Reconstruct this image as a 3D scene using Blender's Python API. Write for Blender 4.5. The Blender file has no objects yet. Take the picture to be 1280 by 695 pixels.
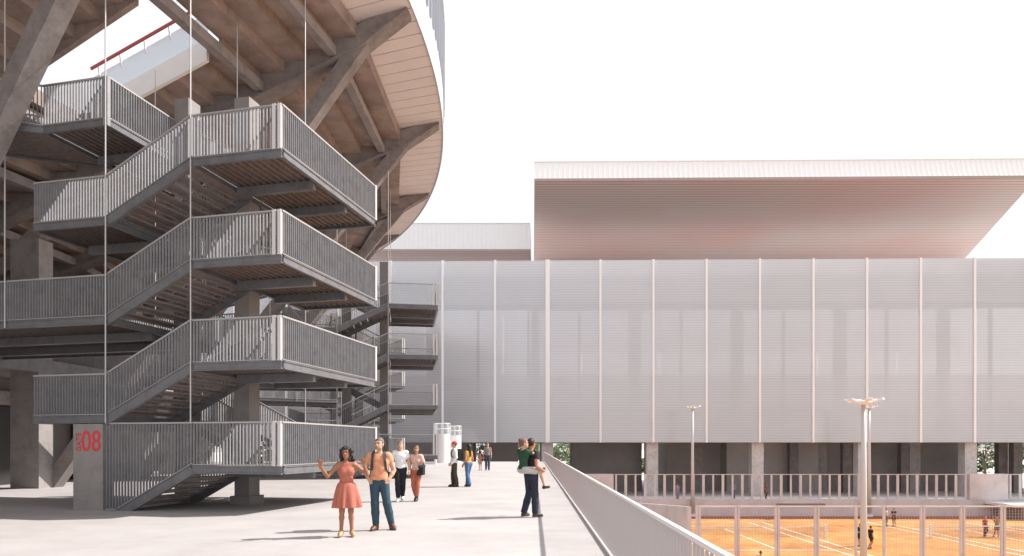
import bpy, math, random
import numpy as np
from mathutils import Vector, Matrix
random.seed(7)
rad = math.radians
scene = bpy.context.scene
COL = scene.collection

# ------------------------------------------------------------------ materials
def mat(name, color, rough=0.7, metal=0.0, var=0.0, scale=3.0, bump=0.0, stretch=None, spec=0.5, col2=None, detail=6):
    m = bpy.data.materials.new(name); m.use_nodes = True
    nt = m.node_tree; b = nt.nodes['Principled BSDF']
    b.inputs['Base Color'].default_value = (*color, 1)
    b.inputs['Roughness'].default_value = rough
    b.inputs['Metallic'].default_value = metal
    b.inputs['Specular IOR Level'].default_value = spec
    if var or bump:
        tc = nt.nodes.new('ShaderNodeTexCoord'); mp = nt.nodes.new('ShaderNodeMapping')
        if stretch: mp.inputs['Scale'].default_value = stretch
        nt.links.new(tc.outputs['Object'], mp.inputs['Vector'])
        n = nt.nodes.new('ShaderNodeTexNoise'); n.inputs['Scale'].default_value = scale
        n.inputs['Detail'].default_value = detail; n.inputs['Roughness'].default_value = 0.62
        nt.links.new(mp.outputs['Vector'], n.inputs['Vector'])
        if var:
            r = nt.nodes.new('ShaderNodeValToRGB')
            c2 = col2 or tuple(max(0, c * (1 - var)) for c in color)
            r.color_ramp.elements[0].position = 0.33; r.color_ramp.elements[0].color = (*c2, 1)
            r.color_ramp.elements[1].position = 0.67; r.color_ramp.elements[1].color = (*[min(1, c * (1 + var * .5)) for c in color], 1)
            nt.links.new(n.outputs['Fac'], r.inputs['Fac']); nt.links.new(r.outputs['Color'], b.inputs['Base Color'])
        if bump:
            n2 = nt.nodes.new('ShaderNodeTexNoise'); n2.inputs['Scale'].default_value = scale * 6
            n2.inputs['Detail'].default_value = 4
            nt.links.new(mp.outputs['Vector'], n2.inputs['Vector'])
            bp = nt.nodes.new('ShaderNodeBump'); bp.inputs['Strength'].default_value = bump; bp.inputs['Distance'].default_value = 0.02
            nt.links.new(n2.outputs['Fac'], bp.inputs['Height']); nt.links.new(bp.outputs['Normal'], b.inputs['Normal'])
    return m

M = {}
def stain(m, c1, scale, lo=.86):
    # second layer of fine marks multiplied over the base colour
    nt = m.node_tree; b = nt.nodes['Principled BSDF']; src = b.inputs['Base Color'].links[0].from_socket
    tc = nt.nodes.new('ShaderNodeTexCoord'); n = nt.nodes.new('ShaderNodeTexNoise'); n.inputs['Scale'].default_value = scale; n.inputs['Detail'].default_value = 9; n.inputs['Roughness'].default_value = .75
    nt.links.new(tc.outputs['Object'], n.inputs['Vector'])
    r = nt.nodes.new('ShaderNodeValToRGB'); r.color_ramp.elements[0].position = .36; r.color_ramp.elements[0].color = (lo*c1[0], lo*c1[1], lo*c1[2], 1); r.color_ramp.elements[1].position = .54; r.color_ramp.elements[1].color = (1, 1, 1, 1)
    nt.links.new(n.outputs['Fac'], r.inputs['Fac']); mx = nt.nodes.new('ShaderNodeMixRGB'); mx.blend_type = 'MULTIPLY'; mx.inputs['Fac'].default_value = 1
    nt.links.new(src, mx.inputs['Color1']); nt.links.new(r.outputs['Color'], mx.inputs['Color2']); nt.links.new(mx.outputs['Color'], b.inputs['Base Color'])
M['plaza'] = mat('plaza_concrete', (.425, .405, .40), .75, var=.10, scale=.45, bump=.15, stretch=(.7, 1, 1))
M['joint'] = mat('joint_dark', (.36, .32, .31), .9)
M['terrace'] = mat('terrace_paving', (.80, .78, .77), .7, var=.04, scale=.4)
M['ground'] = mat('ground_earth', (.40, .37, .33), .95, var=.15, scale=.05)
M['clay'] = mat('orange_clay', (.47, .24, .058), .9, var=.35, scale=.22, bump=.1, col2=(.39, .155, .036))
M['clay_rim'] = mat('red_clay', (.30, .075, .045), .9, var=.2, scale=.4)
M['line'] = mat('white_line_paint', (.80, .72, .62), .7, var=.15, scale=2)
M['conc'] = mat('structural_concrete', (.25, .222, .214), .75, var=.18, scale=1.4, bump=.15)
M['conc_l'] = mat('pale_concrete', (.29, .265, .26), .75, var=.12, scale=1.2, bump=.15)
M['tier'] = mat('precast_seating', (.33, .262, .236), .8, var=.24, scale=.9, bump=.2)
M['rim'] = mat('rim_panels', (.70, .655, .645), .55, var=.05, scale=.8)
M['rimdark'] = mat('rim_backing', (.16, .12, .11), .8)
M['steel'] = mat('grey_painted_steel', (.160, .160, .172), .36, var=.08, scale=2.0, spec=.5)
M['fin'] = mat('galvanised_fins', (.285, .285, .30), .42, metal=.0, var=.08, scale=4, spec=.5)
M['handrail'] = mat('handrail_steel', (.40, .385, .38), .35, metal=.2)
M['deck'] = mat('grating_deck', (.20, .165, .152), .65, var=.3, scale=9, bump=.2)
M['tread'] = mat('tread_plate', (.24, .205, .195), .6, var=.2, scale=5)
M['rod'] = mat('hanger_steel', (.48, .47, .47), .35, metal=.2)
M['white'] = mat('white_paint', (.80, .785, .78), .5, var=.03, scale=2)
M['whitemetal'] = mat('white_metal', (.88, .88, .89), .4)
M['lav'] = mat('pale_lilac_render', (.62, .575, .59), .7, var=.05, scale=.5)
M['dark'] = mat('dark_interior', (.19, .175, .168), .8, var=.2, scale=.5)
M['dark2'] = mat('dark_brown_panel', (.25, .225, .215), .8, var=.12, scale=.4)
M['door'] = mat('dark_door', (.035, .032, .032), .5)
M['red'] = mat('red_handrail', (.42, .035, .03), .45)
M['redtext'] = mat('red_sign_paint', (.72, .045, .055), .5)
M['signmetal'] = mat('brushed_sign_panel', (.34, .32, .31), .42, metal=.35, var=.08, scale=1.2, stretch=(1, 1, .3))
M['rail_fin'] = mat('pale_railing_bars', (.43, .395, .395), .5)
M['rail_cap'] = mat('railing_cap', (.74, .70, .69), .4)
M['brick'] = mat('white_block_column', (.60, .56, .55), .8, var=.15, scale=3, bump=.3)
M['net'] = mat('net_cord', (.10, .10, .09), .8)
M['bark'] = mat('bark', (.16, .12, .09), .9, var=.3, scale=6)
M['leaf'] = mat('leaf_green', (.085, .13, .035), .7, var=.45, scale=.35, col2=(.045, .075, .02))
M['wirefence'] = mat('fence_wire', (.50, .43, .43), .5)

stain(M['plaza'], (1, .98, .97), .9, .925); stain(M['conc'], (1, .97, .94), 1.7, .72); stain(M['conc_l'], (1, .97, .94), 1.7, .75); stain(M['tier'], (1, .97, .94), .8, .72)
stain(M['steel'], (1, .96, .93), 2.5, .75); stain(M['fin'], (1, .97, .95), 3.0, .8); stain(M['lav'], (1, .97, .96), .7, .85); stain(M['clay'], (1, .85, .75), .6, .75); stain(M['signmetal'], (1, .97, .95), 1.5, .8); stain(M['brick'], (1, .97, .95), .8, .8)

def glassy(name, color, alpha, rough=.1):
    m = bpy.data.materials.new(name); m.use_nodes = True
    nt = m.node_tree; b = nt.nodes['Principled BSDF']; out = nt.nodes['Material Output']
    b.inputs['Base Color'].default_value = (*color, 1); b.inputs['Roughness'].default_value = rough
    t = nt.nodes.new('ShaderNodeBsdfTransparent'); mx = nt.nodes.new('ShaderNodeMixShader')
    mx.inputs[0].default_value = alpha
    nt.links.new(t.outputs[0], mx.inputs[1]); nt.links.new(b.outputs[0], mx.inputs[2]); nt.links.new(mx.outputs[0], out.inputs['Surface'])
    return m
M['core'] = mat('core_panels', (.48, .445, .43), .8, var=.12, scale=.4); M['core2'] = mat('dark_core_panels', (.33, .305, .295), .8, var=.15, scale=.4)
M['glass'] = glassy('pale_blue_glass', (.62, .70, .78), .5, .08)
M['drumglass'] = glassy('clear_glass', (.60, .62, .64), .22, .08)
M['fenceglass'] = glassy('fence_mesh_infill', (.62, .54, .55), .22, .5)
M['netmesh'] = glassy('net_mesh', (.16, .15, .14), .12, .8)

def facade_mat():
    # expanded-metal screen: opaque louvre lines with open gaps, on a slightly glossy sheet
    m = bpy.data.materials.new('facade_mesh_screen'); m.use_nodes = True
    nt = m.node_tree; b = nt.nodes['Principled BSDF']; out = nt.nodes['Material Output']
    N = nt.nodes.new; Lk = nt.links.new
    tc = N('ShaderNodeTexCoord'); sep = N('ShaderNodeSeparateXYZ'); Lk(tc.outputs['Object'], sep.inputs[0])
    mul = N('ShaderNodeMath'); mul.operation = 'MULTIPLY'; mul.inputs[1].default_value = 2 * math.pi / .30; Lk(sep.outputs['Z'], mul.inputs[0])
    sn = N('ShaderNodeMath'); sn.operation = 'SINE'; Lk(mul.outputs[0], sn.inputs[0])
    mr = N('ShaderNodeMapRange'); mr.inputs['From Min'].default_value = -1; mr.inputs['From Max'].default_value = 1
    mr.inputs['To Min'].default_value = .56; mr.inputs['To Max'].default_value = .645; Lk(sn.outputs[0], mr.inputs['Value'])
    nz = N('ShaderNodeTexNoise'); nz.inputs['Scale'].default_value = .35; nz.inputs['Detail'].default_value = 3; Lk(tc.outputs['Object'], nz.inputs['Vector'])
    cr = N('ShaderNodeValToRGB'); cr.color_ramp.elements[0].color = (.60, .61, .65, 1); cr.color_ramp.elements[1].color = (.67, .68, .715, 1)
    Lk(nz.outputs['Fac'], cr.inputs['Fac'])
    oi = N('ShaderNodeObjectInfo'); mv = N('ShaderNodeMapRange'); mv.inputs['To Min'].default_value = .94; mv.inputs['To Max'].default_value = 1.05; Lk(oi.outputs['Random'], mv.inputs['Value'])
    hs = N('ShaderNodeHueSaturation'); Lk(cr.outputs['Color'], hs.inputs['Color']); Lk(mv.outputs[0], hs.inputs['Value']); Lk(hs.outputs['Color'], b.inputs['Base Color'])
    b.inputs['Roughness'].default_value = .38; b.inputs['Specular IOR Level'].default_value = .5
    gl = N('ShaderNodeBsdfGlossy'); gl.inputs['Roughness'].default_value = .17; gl.inputs['Color'].default_value = (.85, .85, .88, 1)
    m1 = N('ShaderNodeMixShader'); m1.inputs[0].default_value = .26; Lk(b.outputs[0], m1.inputs[1]); Lk(gl.outputs[0], m1.inputs[2])
    t = N('ShaderNodeBsdfTransparent'); m2 = N('ShaderNodeMixShader'); Lk(mr.outputs[0], m2.inputs[0])
    Lk(t.outputs[0], m2.inputs[1]); Lk(m1.outputs[0], m2.inputs[2]); Lk(m2.outputs[0], out.inputs['Surface'])
    return m
M['facade'] = facade_mat()

def slat_mat():
    # brown metal soffit: boards with dark gaps across the depth, uneven light painted as warm patches
    m = mat('soffit_boards', (.50, .36, .335), .6)
    nt = m.node_tree; b = nt.nodes['Principled BSDF']; N = nt.nodes.new; Lk = nt.links.new
    tc = N('ShaderNodeTexCoord'); sep = N('ShaderNodeSeparateXYZ'); Lk(tc.outputs['Object'], sep.inputs[0])
    mul = N('ShaderNodeMath'); mul.operation = 'MULTIPLY'; mul.inputs[1].default_value = 1 / .85; Lk(sep.outputs['Y'], mul.inputs[0])
    fr = N('ShaderNodeMath'); fr.operation = 'FRACT'; Lk(mul.outputs[0], fr.inputs[0])
    gt = N('ShaderNodeMath'); gt.operation = 'GREATER_THAN'; gt.inputs[1].default_value = .28; Lk(fr.outputs[0], gt.inputs[0])
    nz = N('ShaderNodeTexNoise'); nz.inputs['Scale'].default_value = .035; nz.inputs['Detail'].default_value = 2; Lk(tc.outputs['Object'], nz.inputs['Vector'])
    cr = N('ShaderNodeValToRGB'); cr.color_ramp.elements[0].position = .38; cr.color_ramp.elements[1].position = .62
    cr.color_ramp.elements[0].color = (.58, .505, .48, 1); cr.color_ramp.elements[1].color = (.60, .40, .38, 1); Lk(nz.outputs['Fac'], cr.inputs['Fac'])
    mx = N('ShaderNodeMixRGB'); Lk(gt.outputs[0], mx.inputs['Fac']); mx.inputs['Color1'].default_value = (.36, .265, .245, 1)
    Lk(cr.outputs['Color'], mx.inputs['Color2']); Lk(mx.outputs['Color'], b.inputs['Base Color'])
    return m
M['slats'] = slat_mat()

def cloth(name, c, var=.18, scale=14, bump=.35): return mat(name, c, .85, var=var, scale=scale, bump=bump, spec=.2)
def skin(name, c): return mat(name, c, .5, var=.06, scale=10, spec=.35)

# ------------------------------------------------------------------ mesh builder
class MB:
    def __init__(s): s.v = []; s.f = []
    def hexa(s, p):  # 8 points: bottom 4 (ccw), top 4
        n = len(s.v); s.v += [tuple(q) for q in p]
        s.f += [(n+3, n+2, n+1, n), (n+4, n+5, n+6, n+7), (n, n+1, n+5, n+4), (n+1, n+2, n+6, n+5), (n+2, n+3, n+7, n+6), (n+3, n, n+4, n+7)]
    def box(s, x0, x1, y0, y1, z0, z1):
        s.hexa([(x0, y0, z0), (x1, y0, z0), (x1, y1, z0), (x0, y1, z0), (x0, y0, z1), (x1, y0, z1), (x1, y1, z1), (x0, y1, z1)])
    def obox(s, c, a, b, d):  # centre and three half vectors (right handed)
        c, a, b, d = map(Vector, (c, a, b, d))
        s.hexa([c-a-b-d, c+a-b-d, c+a+b-d, c-a+b-d, c-a-b+d, c+a-b+d, c+a+b+d, c-a+b+d])
    def beam(s, p, q, w, h, up=(0, 0, 1)):
        p, q = Vector(p), Vector(q); d = (q-p); L = d.length; d.normalize()
        side = d.cross(Vector(up))
        if side.length < 1e-4: side = Vector((1, 0, 0)) - d * d.x
        side.normalize(); u = side.cross(d)
        s.obox((p+q)/2, d*(L/2), -side*(w/2), u*(h/2))
    def poly(s, pts):
        n = len(s.v); s.v += [tuple(p) for p in pts]; s.f.append(tuple(range(n, n+len(pts))))
    def tube(s, pts, r, n=8, cap=True):
        pts = [Vector(p) for p in pts]; rs = r if isinstance(r, (list, tuple)) else [r]*len(pts)
        base = len(s.v)
        for i, p in enumerate(pts):
            d = (pts[min(i+1, len(pts)-1)] - pts[max(i-1, 0)]).normalized()
            a = d.cross(Vector((0, 0, 1)))
            if a.length < 1e-3: a = Vector((1, 0, 0))
            a.normalize(); b = d.cross(a)
            for k in range(n):
                t = 2*math.pi*k/n; s.v.append(tuple(p + (a*math.cos(t) + b*math.sin(t))*rs[i]))
        for i in range(len(pts)-1):
            for k in range(n):
                s.f.append((base+i*n+k, base+i*n+(k+1) % n, base+(i+1)*n+(k+1) % n, base+(i+1)*n+k))
        if cap:
            s.f.append(tuple(base+k for k in range(n-1, -1, -1))); e = base+(len(pts)-1)*n; s.f.append(tuple(e+k for k in range(n)))
    def build(s, name, m, parent=None, smooth=False):
        me = bpy.data.meshes.new(name); me.from_pydata(s.v, [], s.f); me.update()
        return link(name, me, m, parent, smooth)

def link(name, me, m, parent=None, smooth=False, fix=True):
    if fix:
        import bmesh
        bm = bmesh.new(); bm.from_mesh(me); bmesh.ops.recalc_face_normals(bm, faces=bm.faces); bm.to_mesh(me); bm.free()
    o = bpy.data.objects.new(name, me); COL.objects.link(o)
    for mm in (m if isinstance(m, (list, tuple)) else [m]): me.materials.append(mm)
    if smooth: me.polygons.foreach_set('use_smooth', [True]*len(me.polygons))
    if parent: o.parent = parent
    return o
def tag(o, label=None, cat=None, group=None, kind=None):
    if label: o['label'] = label
    if cat: o['category'] = cat
    if group: o['group'] = group
    if kind: o['kind'] = kind
    return o
def empty(name, loc, rz=0, label=None, cat=None, group=None):
    o = bpy.data.objects.new(name, None); COL.objects.link(o); o.location = loc; o.rotation_euler = (0, 0, rz)
    o.empty_display_size = .3
    return tag(o, label, cat, group)
def copy_tree(o, parent=None):
    c = o.copy(); COL.objects.link(c)
    if parent: c.parent = parent
    for ch in list(o.children): copy_tree(ch, c)
    return c

# ------------------------------------------------------------------ camera, light, world
F = 853.3; EYE = 1.7
cam = bpy.data.cameras.new('camera'); co = bpy.data.objects.new('camera', cam); COL.objects.link(co)
co.location = (0, 0, EYE); co.rotation_euler = (rad(90), 0, 0)
cam.sensor_width = 36; cam.lens = 36*F/1280; cam.shift_y = 209.5/1280; cam.clip_start = .1; cam.clip_end = 6000
scene.camera = co

SUN = Vector((1.65, .40, 1.60)).normalized()
sl = bpy.data.lights.new('sun', 'SUN'); so = bpy.data.objects.new('sun', sl); COL.objects.link(so)
sl.energy = 5.0; sl.angle = rad(.9); sl.color = (1, .94, .885)
so.rotation_euler = SUN.to_track_quat('Z', 'Y').to_euler(); so.location = (30, 10, 60)
w = bpy.data.worlds.new('World'); scene.world = w; w.use_nodes = True
nt = w.node_tree; bg = nt.nodes['Background']
sky = nt.nodes.new('ShaderNodeTexSky'); sky.sky_type = 'NISHITA'; sky.sun_disc = False
sky.sun_elevation = math.asin(SUN.z); sky.sun_rotation = math.atan2(SUN.x, SUN.y); sky.dust_density = 3.5; sky.air_density = 1.0
mx = nt.nodes.new('ShaderNodeMixRGB'); mx.inputs['Fac'].default_value = .80
mx.inputs['Color2'].default_value = (8.5, 8.4, 8.5, 1)          # bright thin white overcast over the clear sky
nt.links.new(sky.outputs[0], mx.inputs['Color1']); nt.links.new(mx.outputs[0], bg.inputs['Color'])
bg.inputs['Strength'].default_value = .10
vs = scene.view_settings; vs.view_transform = 'Standard'; vs.look = 'None'; vs.exposure = 0.55; vs.gamma = 1
scene.cycles.max_bounces = 8; scene.cycles.diffuse_bounces = 5; scene.cycles.transparent_max_bounces = 24
scene.cycles.use_denoising = True; scene.cycles.sample_clamp_indirect = 6

# ------------------------------------------------------------------ setting: grounds
SL = .0305                          # plaza edge drifts right with distance
def ex(y): return 1.2 + SL*y
b = MB(); b.poly([(-2500, -300, -6.06), (2500, -300, -6.06), (2500, 5000, -6.06), (-2500, 5000, -6.06)])
tag(b.build('ground', M['ground']), 'bare ground stretching away to the horizon', 'ground', kind='structure')
b = MB(); y0, y1 = -30, 72.5
b.hexa([(-160, y0, -6.03), (ex(y0)+.12, y0, -6.03), (ex(y1)+.12, y1, -6.03), (-160, y1, -6.03), (-160, y0, 0), (ex(y0)+.12, y0, 0), (ex(y1)+.12, y1, 0), (-160, y1, 0)])
tag(b.build('plaza', M['plaza']), 'pale concrete plaza beside the stadium', 'plaza', kind='structure')
def strip(p, q, wd, z):
    p, q = Vector((*p, z)), Vector((*q, z)); d = (q-p).normalized(); n = Vector((-d.y, d.x, 0))*wd/2
    b.poly([p-n, q-n, q+n, p+n])
TZ = -4.28
b = MB(); b.box(-260, 260, 75, 900, -6.05, TZ)
tag(b.build('lower_terrace', M['terrace']), 'lower paved terrace under the long hall', 'terrace', kind='structure')
CZ = -6.0
b = MB(); b.poly([(3.6, 8, CZ), (95, 8, CZ), (95, 74.99, CZ), (3.6, 74.99, CZ)])
tag(b.build('court_surround', M['clay_rim']), 'dark red surround of the clay courts', 'court surround', kind='structure')
b = MB(); b.poly([(6, 10, CZ+.012), (93, 10, CZ+.012), (93, 71.5, CZ+.012), (6, 71.5, CZ+.012)])
tag(b.build('clay_court', M['clay']), 'orange clay court floor', 'clay court', kind='structure')
b = MB(); NY = 56.6; 
for cx in (-1.9, 19.6, 41.1, 62.6):
    x0, x1, ya, yb = cx-5.485, cx+5.485, NY-11.885, NY+11.885; z = CZ+.022; wl = .17
    if x0 < 6.2: continue
    for x in (x0, x0+1.37, x1-1.37, x1): strip((x, ya), (x, yb), wl, z)
    for y in (ya, yb): strip((x0, y), (x1, y), wl, z+.001)
    for y in (NY-6.4, NY+6.4): strip((x0+1.37, y), (x1-1.37, y), wl, z+.001)
    strip((cx, NY-6.4), (cx, NY+6.4), wl, z+.002)
tag(b.build('court_lines', M['line']), 'white court lines on the orange clay', 'court lines', kind='structure')

# retaining wall between courts and terrace
def wallthing(name, label, boxes, m, cat='wall'):
    b = MB()
    for bx in boxes: b.box(*bx)
    return tag(b.build(name, m), label, cat)
wallthing('retaining_wall', 'long pale lilac retaining wall between the orange courts and the lower terrace', [(3.4, 53.9, 74.6, 75.0, -6.04, TZ+.06), (53.9, 110, 74.75, 75.0, -6.04, TZ+.05)], M['lav'])
wallthing('terrace_parapet', 'solid lilac parapet block next to the plaza edge, left of the terrace fence', [(3.6, 11.1, 74.62, 74.98, TZ+.06, -1.40)], M['lav'])
wallthing('terrace_wall', 'solid pale wall block on the terrace between two stretches of slatted fence', [(50.0, 54.2, 74.55, 75.4, TZ+.05, -1.40)], M['lav'])
b = MB(); xa, xb = 9.05, 9.25
b.hexa([(xa, 35.2, CZ+.02), (xb, 35.2, CZ+.02), (xb, 74.58, CZ+.02), (xa, 74.58, CZ+.02), (xa, 35.2, -1.45), (xb, 35.2, -1.45), (xb, 74.58, -4.22), (xa, 74.58, -4.22)])
tag(b.build('ramp_wall', M['lav']), 'sloping lilac side wall at the left end of the clay courts, behind the plaza railing', 'wall')
b = MB(); b.box(28.9, 34.2, 74.50, 74.596, -4.95, -4.62)
tag(b.build('drain_slot', M['dark2']), 'dark horizontal slot in the lilac retaining wall', 'slot')
t = empty('stepped_ledge', (56, 70, CZ), 0, 'white edged ledge in front of the retaining wall at the far right court', 'ledge')
b = MB(); b.box(-3.5, 40, .15, 4.55, 0, 1.35); b.build('base', M['dark2'], t)
b = MB(); b.hexa([(-4.4, .2, 1.35), (40, -1.2, 1.35), (40, 4.54, 1.35), (-4.4, 4.54, 1.35), (-4.4, .2, 1.60), (40, -1.2, 1.60), (40, 4.54, 1.60), (-4.4, 4.54, 1.60)]); b.build('coping', M['white'], t)

# ------------------------------------------------------------------ plaza railing
t = empty('plaza_railing', (ex(0), 0, 0), 0, 'long pale barred railing along the right edge of the plaza', 'railing')
b = MB(); ry0, ry1 = 1.2, 72.3; y = ry0; d = Vector((SL, 1, 0)).normalized()
nrm = Vector((d.y, -d.x, 0))
while y < ry1:
    b.obox((SL*y, y, .52), d*.005, -nrm*.011, (0, 0, .47)); y += .125
b.build('bars', M['rail_fin'], t)
b = MB(); b.obox(((SL*(ry0+ry1)/2), (ry0+ry1)/2, 1.012), d*((ry1-ry0)/2), -nrm*.024, (0, 0, .018)); b.build('top_rail', M['rail_cap'], t)
b = MB(); b.obox(((SL*(ry0+ry1)/2), (ry0+ry1)/2, .03), d*((ry1-ry0)/2), -nrm*.035, (0, 0, .0285)); b.build('bottom_rail', M['rail_cap'], t)

# ------------------------------------------------------------------ fences
def slat_fence(x0, x1, label):
    t = empty('terrace_fence', (x0, 74.8, TZ+.06), 0, label, 'fence', 'slatted fences on the terrace edge')
    n = int((x1-x0)/1.06); top = -1.42-(TZ+.06)
    p = MB()
    for i in range(n+1):
        x = (x1-x0)*i/n; wd = .14 if i % 2 else .095
        q = MB(); q.box(x-wd, x+wd, -.05, .05, 0, top-.08); q.build('post', M['lav'], t)
    r = MB(); r.box(-.15, x1-x0+.15, -.07, .07, top-.08, top); r.build('top_rail', M['lav'], t)
    r = MB(); r.box(-.15, x1-x0+.15, -.06, .06, 0.004, .10); r.build('bottom_rail', M['lav'], t)
slat_fence(11.4, 49.7, 'long lilac slatted fence on the terrace edge, between the two solid wall blocks')
slat_fence(54.6, 75.0, 'shorter lilac slatted fence at the right, beyond the solid wall block')

t = empty('court_fence', (9.3, 35, CZ), 0, 'tall wire court fence with lilac posts in front of the orange courts', 'fence')
ft = -1.38-CZ; xs = [872.6, 921.5, 971.5, 1020.8, 1070, 1105, 1153, 1203, 1253.5]
xs = [(p-640)/F*35-9.3 for p in xs]; xs += [xs[-1]+2.05*k for k in range(1, 9)]
for i, x in enumerate(xs):
    q = MB()
    if i in (4, 5): q.box(x-.06, x+.06, -.05, .05, 0, ft)
    else:
        q.box(x-.125, x-.02, -.05, .05, 0, ft); q.box(x+.02, x+.125, -.05, .05, 0, ft)
    q.build('post', M['lav'], t)
    if i+1 < len(xs):
        xa, xb = x, xs[i+1]
        q = MB(); q.box(xa+.13, xb-.13, -.03, .03, ft-.07, ft-.003); q.build('top_rail', M['rail_cap'], t)
        if i == 4: continue
        q = MB(); k = xa+.2
        while k < xb-.14: q.box(k-.005, k+.005, -.004, .004, .05, ft-.07); k += .15
        z = .15
        while z < ft-.1: q.box(xa+.13, xb-.13, -.009, -.0045, z-.005, z+.005); z += .15
        q.build('wire_panel', M['wirefence'], t)

# ------------------------------------------------------------------ tennis nets
for cx, lab in ((19.6, 'tennis net on the left of the two visible clay courts'), (41.1, 'tennis net on the right hand clay court beside the far wall block'), (62.6, 'tennis net on the outermost clay court')):
    t = empty('tennis_net', (cx, NY, CZ+.022), 0, lab, 'net', 'tennis nets')
    for sx in (-6.4, 6.4):
        q = MB(); q.box(sx-.09, sx+.09, -.09, .09, 0, 1.12); q.build('post', M['white'], t)
    q = MB(); q.box(-6.3, 6.3, -.012, .012, .95, 1.04); q.build('tape', M['white'], t)
    q = MB(); q.box(-6.3, 6.3, -.006, .006, .06, .95); q.build('mesh', M['netmesh'], t)

# ------------------------------------------------------------------ light poles
def pole(x, y, z0, top, r0, r1, label):
    t = empty('floodlight_pole', (x, y, z0), 0, label, 'light pole', 'floodlight poles')
    H = top-z0
    q = MB(); q.tube([(0, 0, 0), (0, 0, .25)], [r0*1.5, r0*1.5], 16); q.build('base', M['white'], t)
    q = MB(); q.tube([(0, 0, .25), (0, 0, H*.5), (0, 0, H)], [r0, (r0+r1)/2, r1], 16); q.build('shaft', M['lavpole'], t, True)
    q = MB(); q.tube([(0, 0, H-.06), (0, 0, H), (0, 0, H+.10), (0, 0, H+.16)], [r1*1.1, .36, .40, .2], 20); q.build('crown', M['white'], t, True)
    for k in range(6):
        a = k*math.pi/3+.35; c, s_ = math.cos(a), math.sin(a)
        q = MB(); q.beam((c*.33, s_*.33, H+.08), (c*.68, s_*.68, H+.14), .06, .05); arm = q.build('arm', M['white'], t)
        q = MB(); q.obox((c*.74, s_*.74, H+.18), Vector((c, s_, .3)).normalized()*.13, Vector((-s_, c, 0))*.15, Vector((-c*.3, -s_*.3, 1)).normalized()*.05)
        q.build('lamp_head', M['white'], arm)
M['lavpole'] = mat('pinkish_white_pole', (.57, .555, .56), .4, var=.05, scale=1)
pole(17.0, 33, CZ+.012, 3.72, .185, .10, 'thick tapering floodlight pole standing close, in front of the wire court fence')
pole((1086.3-640)/F*74.2, 74.2, CZ, 5.75, .25, .12, 'slim floodlight pole just behind the thick close pole')
pole((865.7-640)/F*74.2, 74.2, CZ, 5.75, .22, .10, 'lone slim floodlight pole by the left end of the slatted terrace fence')

# ------------------------------------------------------------------ long hall with mesh facade
BR = -rad(1.2); BY = 80.0
t = hall = empty('long_hall', (4, BY, TZ), BR, 'long hall raised on block columns with a pale translucent mesh facade', 'hall')
zb, zt, zbeam = 2.08-TZ, 23.4-TZ, 18.6-TZ
X0 = (618-640)/F*80-3.93; BW = 6.165
k0, k1 = -8, 13
for k in range(k0, k1):
    xa = X0+BW*k
    q = MB(); q.box(xa+.10, xa+BW-.10, -.02, .02, zb, zt); q.build('facade_panel', M['facade'], t)
for k in range(k0, k1+1):
    x = X0+BW*k; q = MB(); wd = .115 if k != 1 else .24
    q.box(x-wd, x+wd, -.16, .10, zb-.02, zt+.06); q.build('mullion', M['whitemetal'], t)
xl, xr = X0+BW*k0, X0+BW*k1
q = MB(); q.box(xl, xr, .45, .70, zbeam, zt-.05); q.build('parapet', M['parap'] if 'parap' in M else M['white'], t)
q = MB(); q.box(xl, xr, .75, 1.6, zbeam-.75, zbeam-.02); q.build('edge_beam', M['conc'], t)
q = MB(); q.box(xl, xr, .35, 30, zb-.02, zb+.45); q.build('floor_slab', M['conc_l'], t)
q = MB(); q.box(xl, xr, 6.0, 6.3, zb+.45, zb+4.6); q.build('added_inner_wall', M['core'], t)  # added walls, darken the lower facade through the mesh
q = MB(); q.box(xl, xr, 13.0, 13.3, zb+.45, zb+9.2); q.build('added_inner_wall', M['lav'], t)
for k in range(k0, k1, 2):
    xa = X0+BW*k
    q = MB(); q.box(xa+.1, xa+2*BW-.1, 27.98, 28.02, zb+.45, zt-.4); q.build('rear_panel', M['facade'], t)
for k in range(k0, k1+1):
    x = X0+BW*k
    if (k-1) % 2 == 0:
        q = MB(); q.box(x-1.9, x-.9, 3.0, 4.2, zb+.45, zbeam+.3); q.build('inner_column', M['conc_l'], t)
        q = MB(); q.box(x-.68, x+.68, .6, 1.9, 0, zb-.02); q.build('column', M['brick'], t)
        q = MB(); q.box(x-.68, x+.68, 12, 13.3, 0, zb-.02); q.build('column', M['brick'], t)
    q = MB(); q.box(x-BW*.36-.16, x-BW*.36+.16, 3.0, 3.4, zb+.45, zbeam+.3); q.build('inner_post', M['conc_l'], t)
def lx(px, y): return (px-640)/F*y-4
for (p0, p1, y) in ((380, 589, 12), (604, 645, 12), (714, 800, 9.5), (830, 905, 13), (905, 1018, 10), (1018, 1075, 14), (1075, 1128, 10.5), (1128, 1212, 12.5)):
    q = MB(); q.box(lx(p0, 80+y), lx(p1, 80+y), y, y+6-.01*(p0 % 7), 0, zb-.02); q.build('core_wall', M['core'] if int(y*2) % 2 == 0 else M['core2'], t)
for px, y in ((808, 8.5), (868, 8.2), (985, 9), (1050, 8.4), (1120, 8.8), (1195, 9), (1238, 9), (1256, 8)):
    x = lx(px, 80+y); q = MB(); q.box(x-.55, x+.55, y-.9, y-.02, 0, zb-.02); q.build('inner_pier', M['conc'], t)

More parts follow.
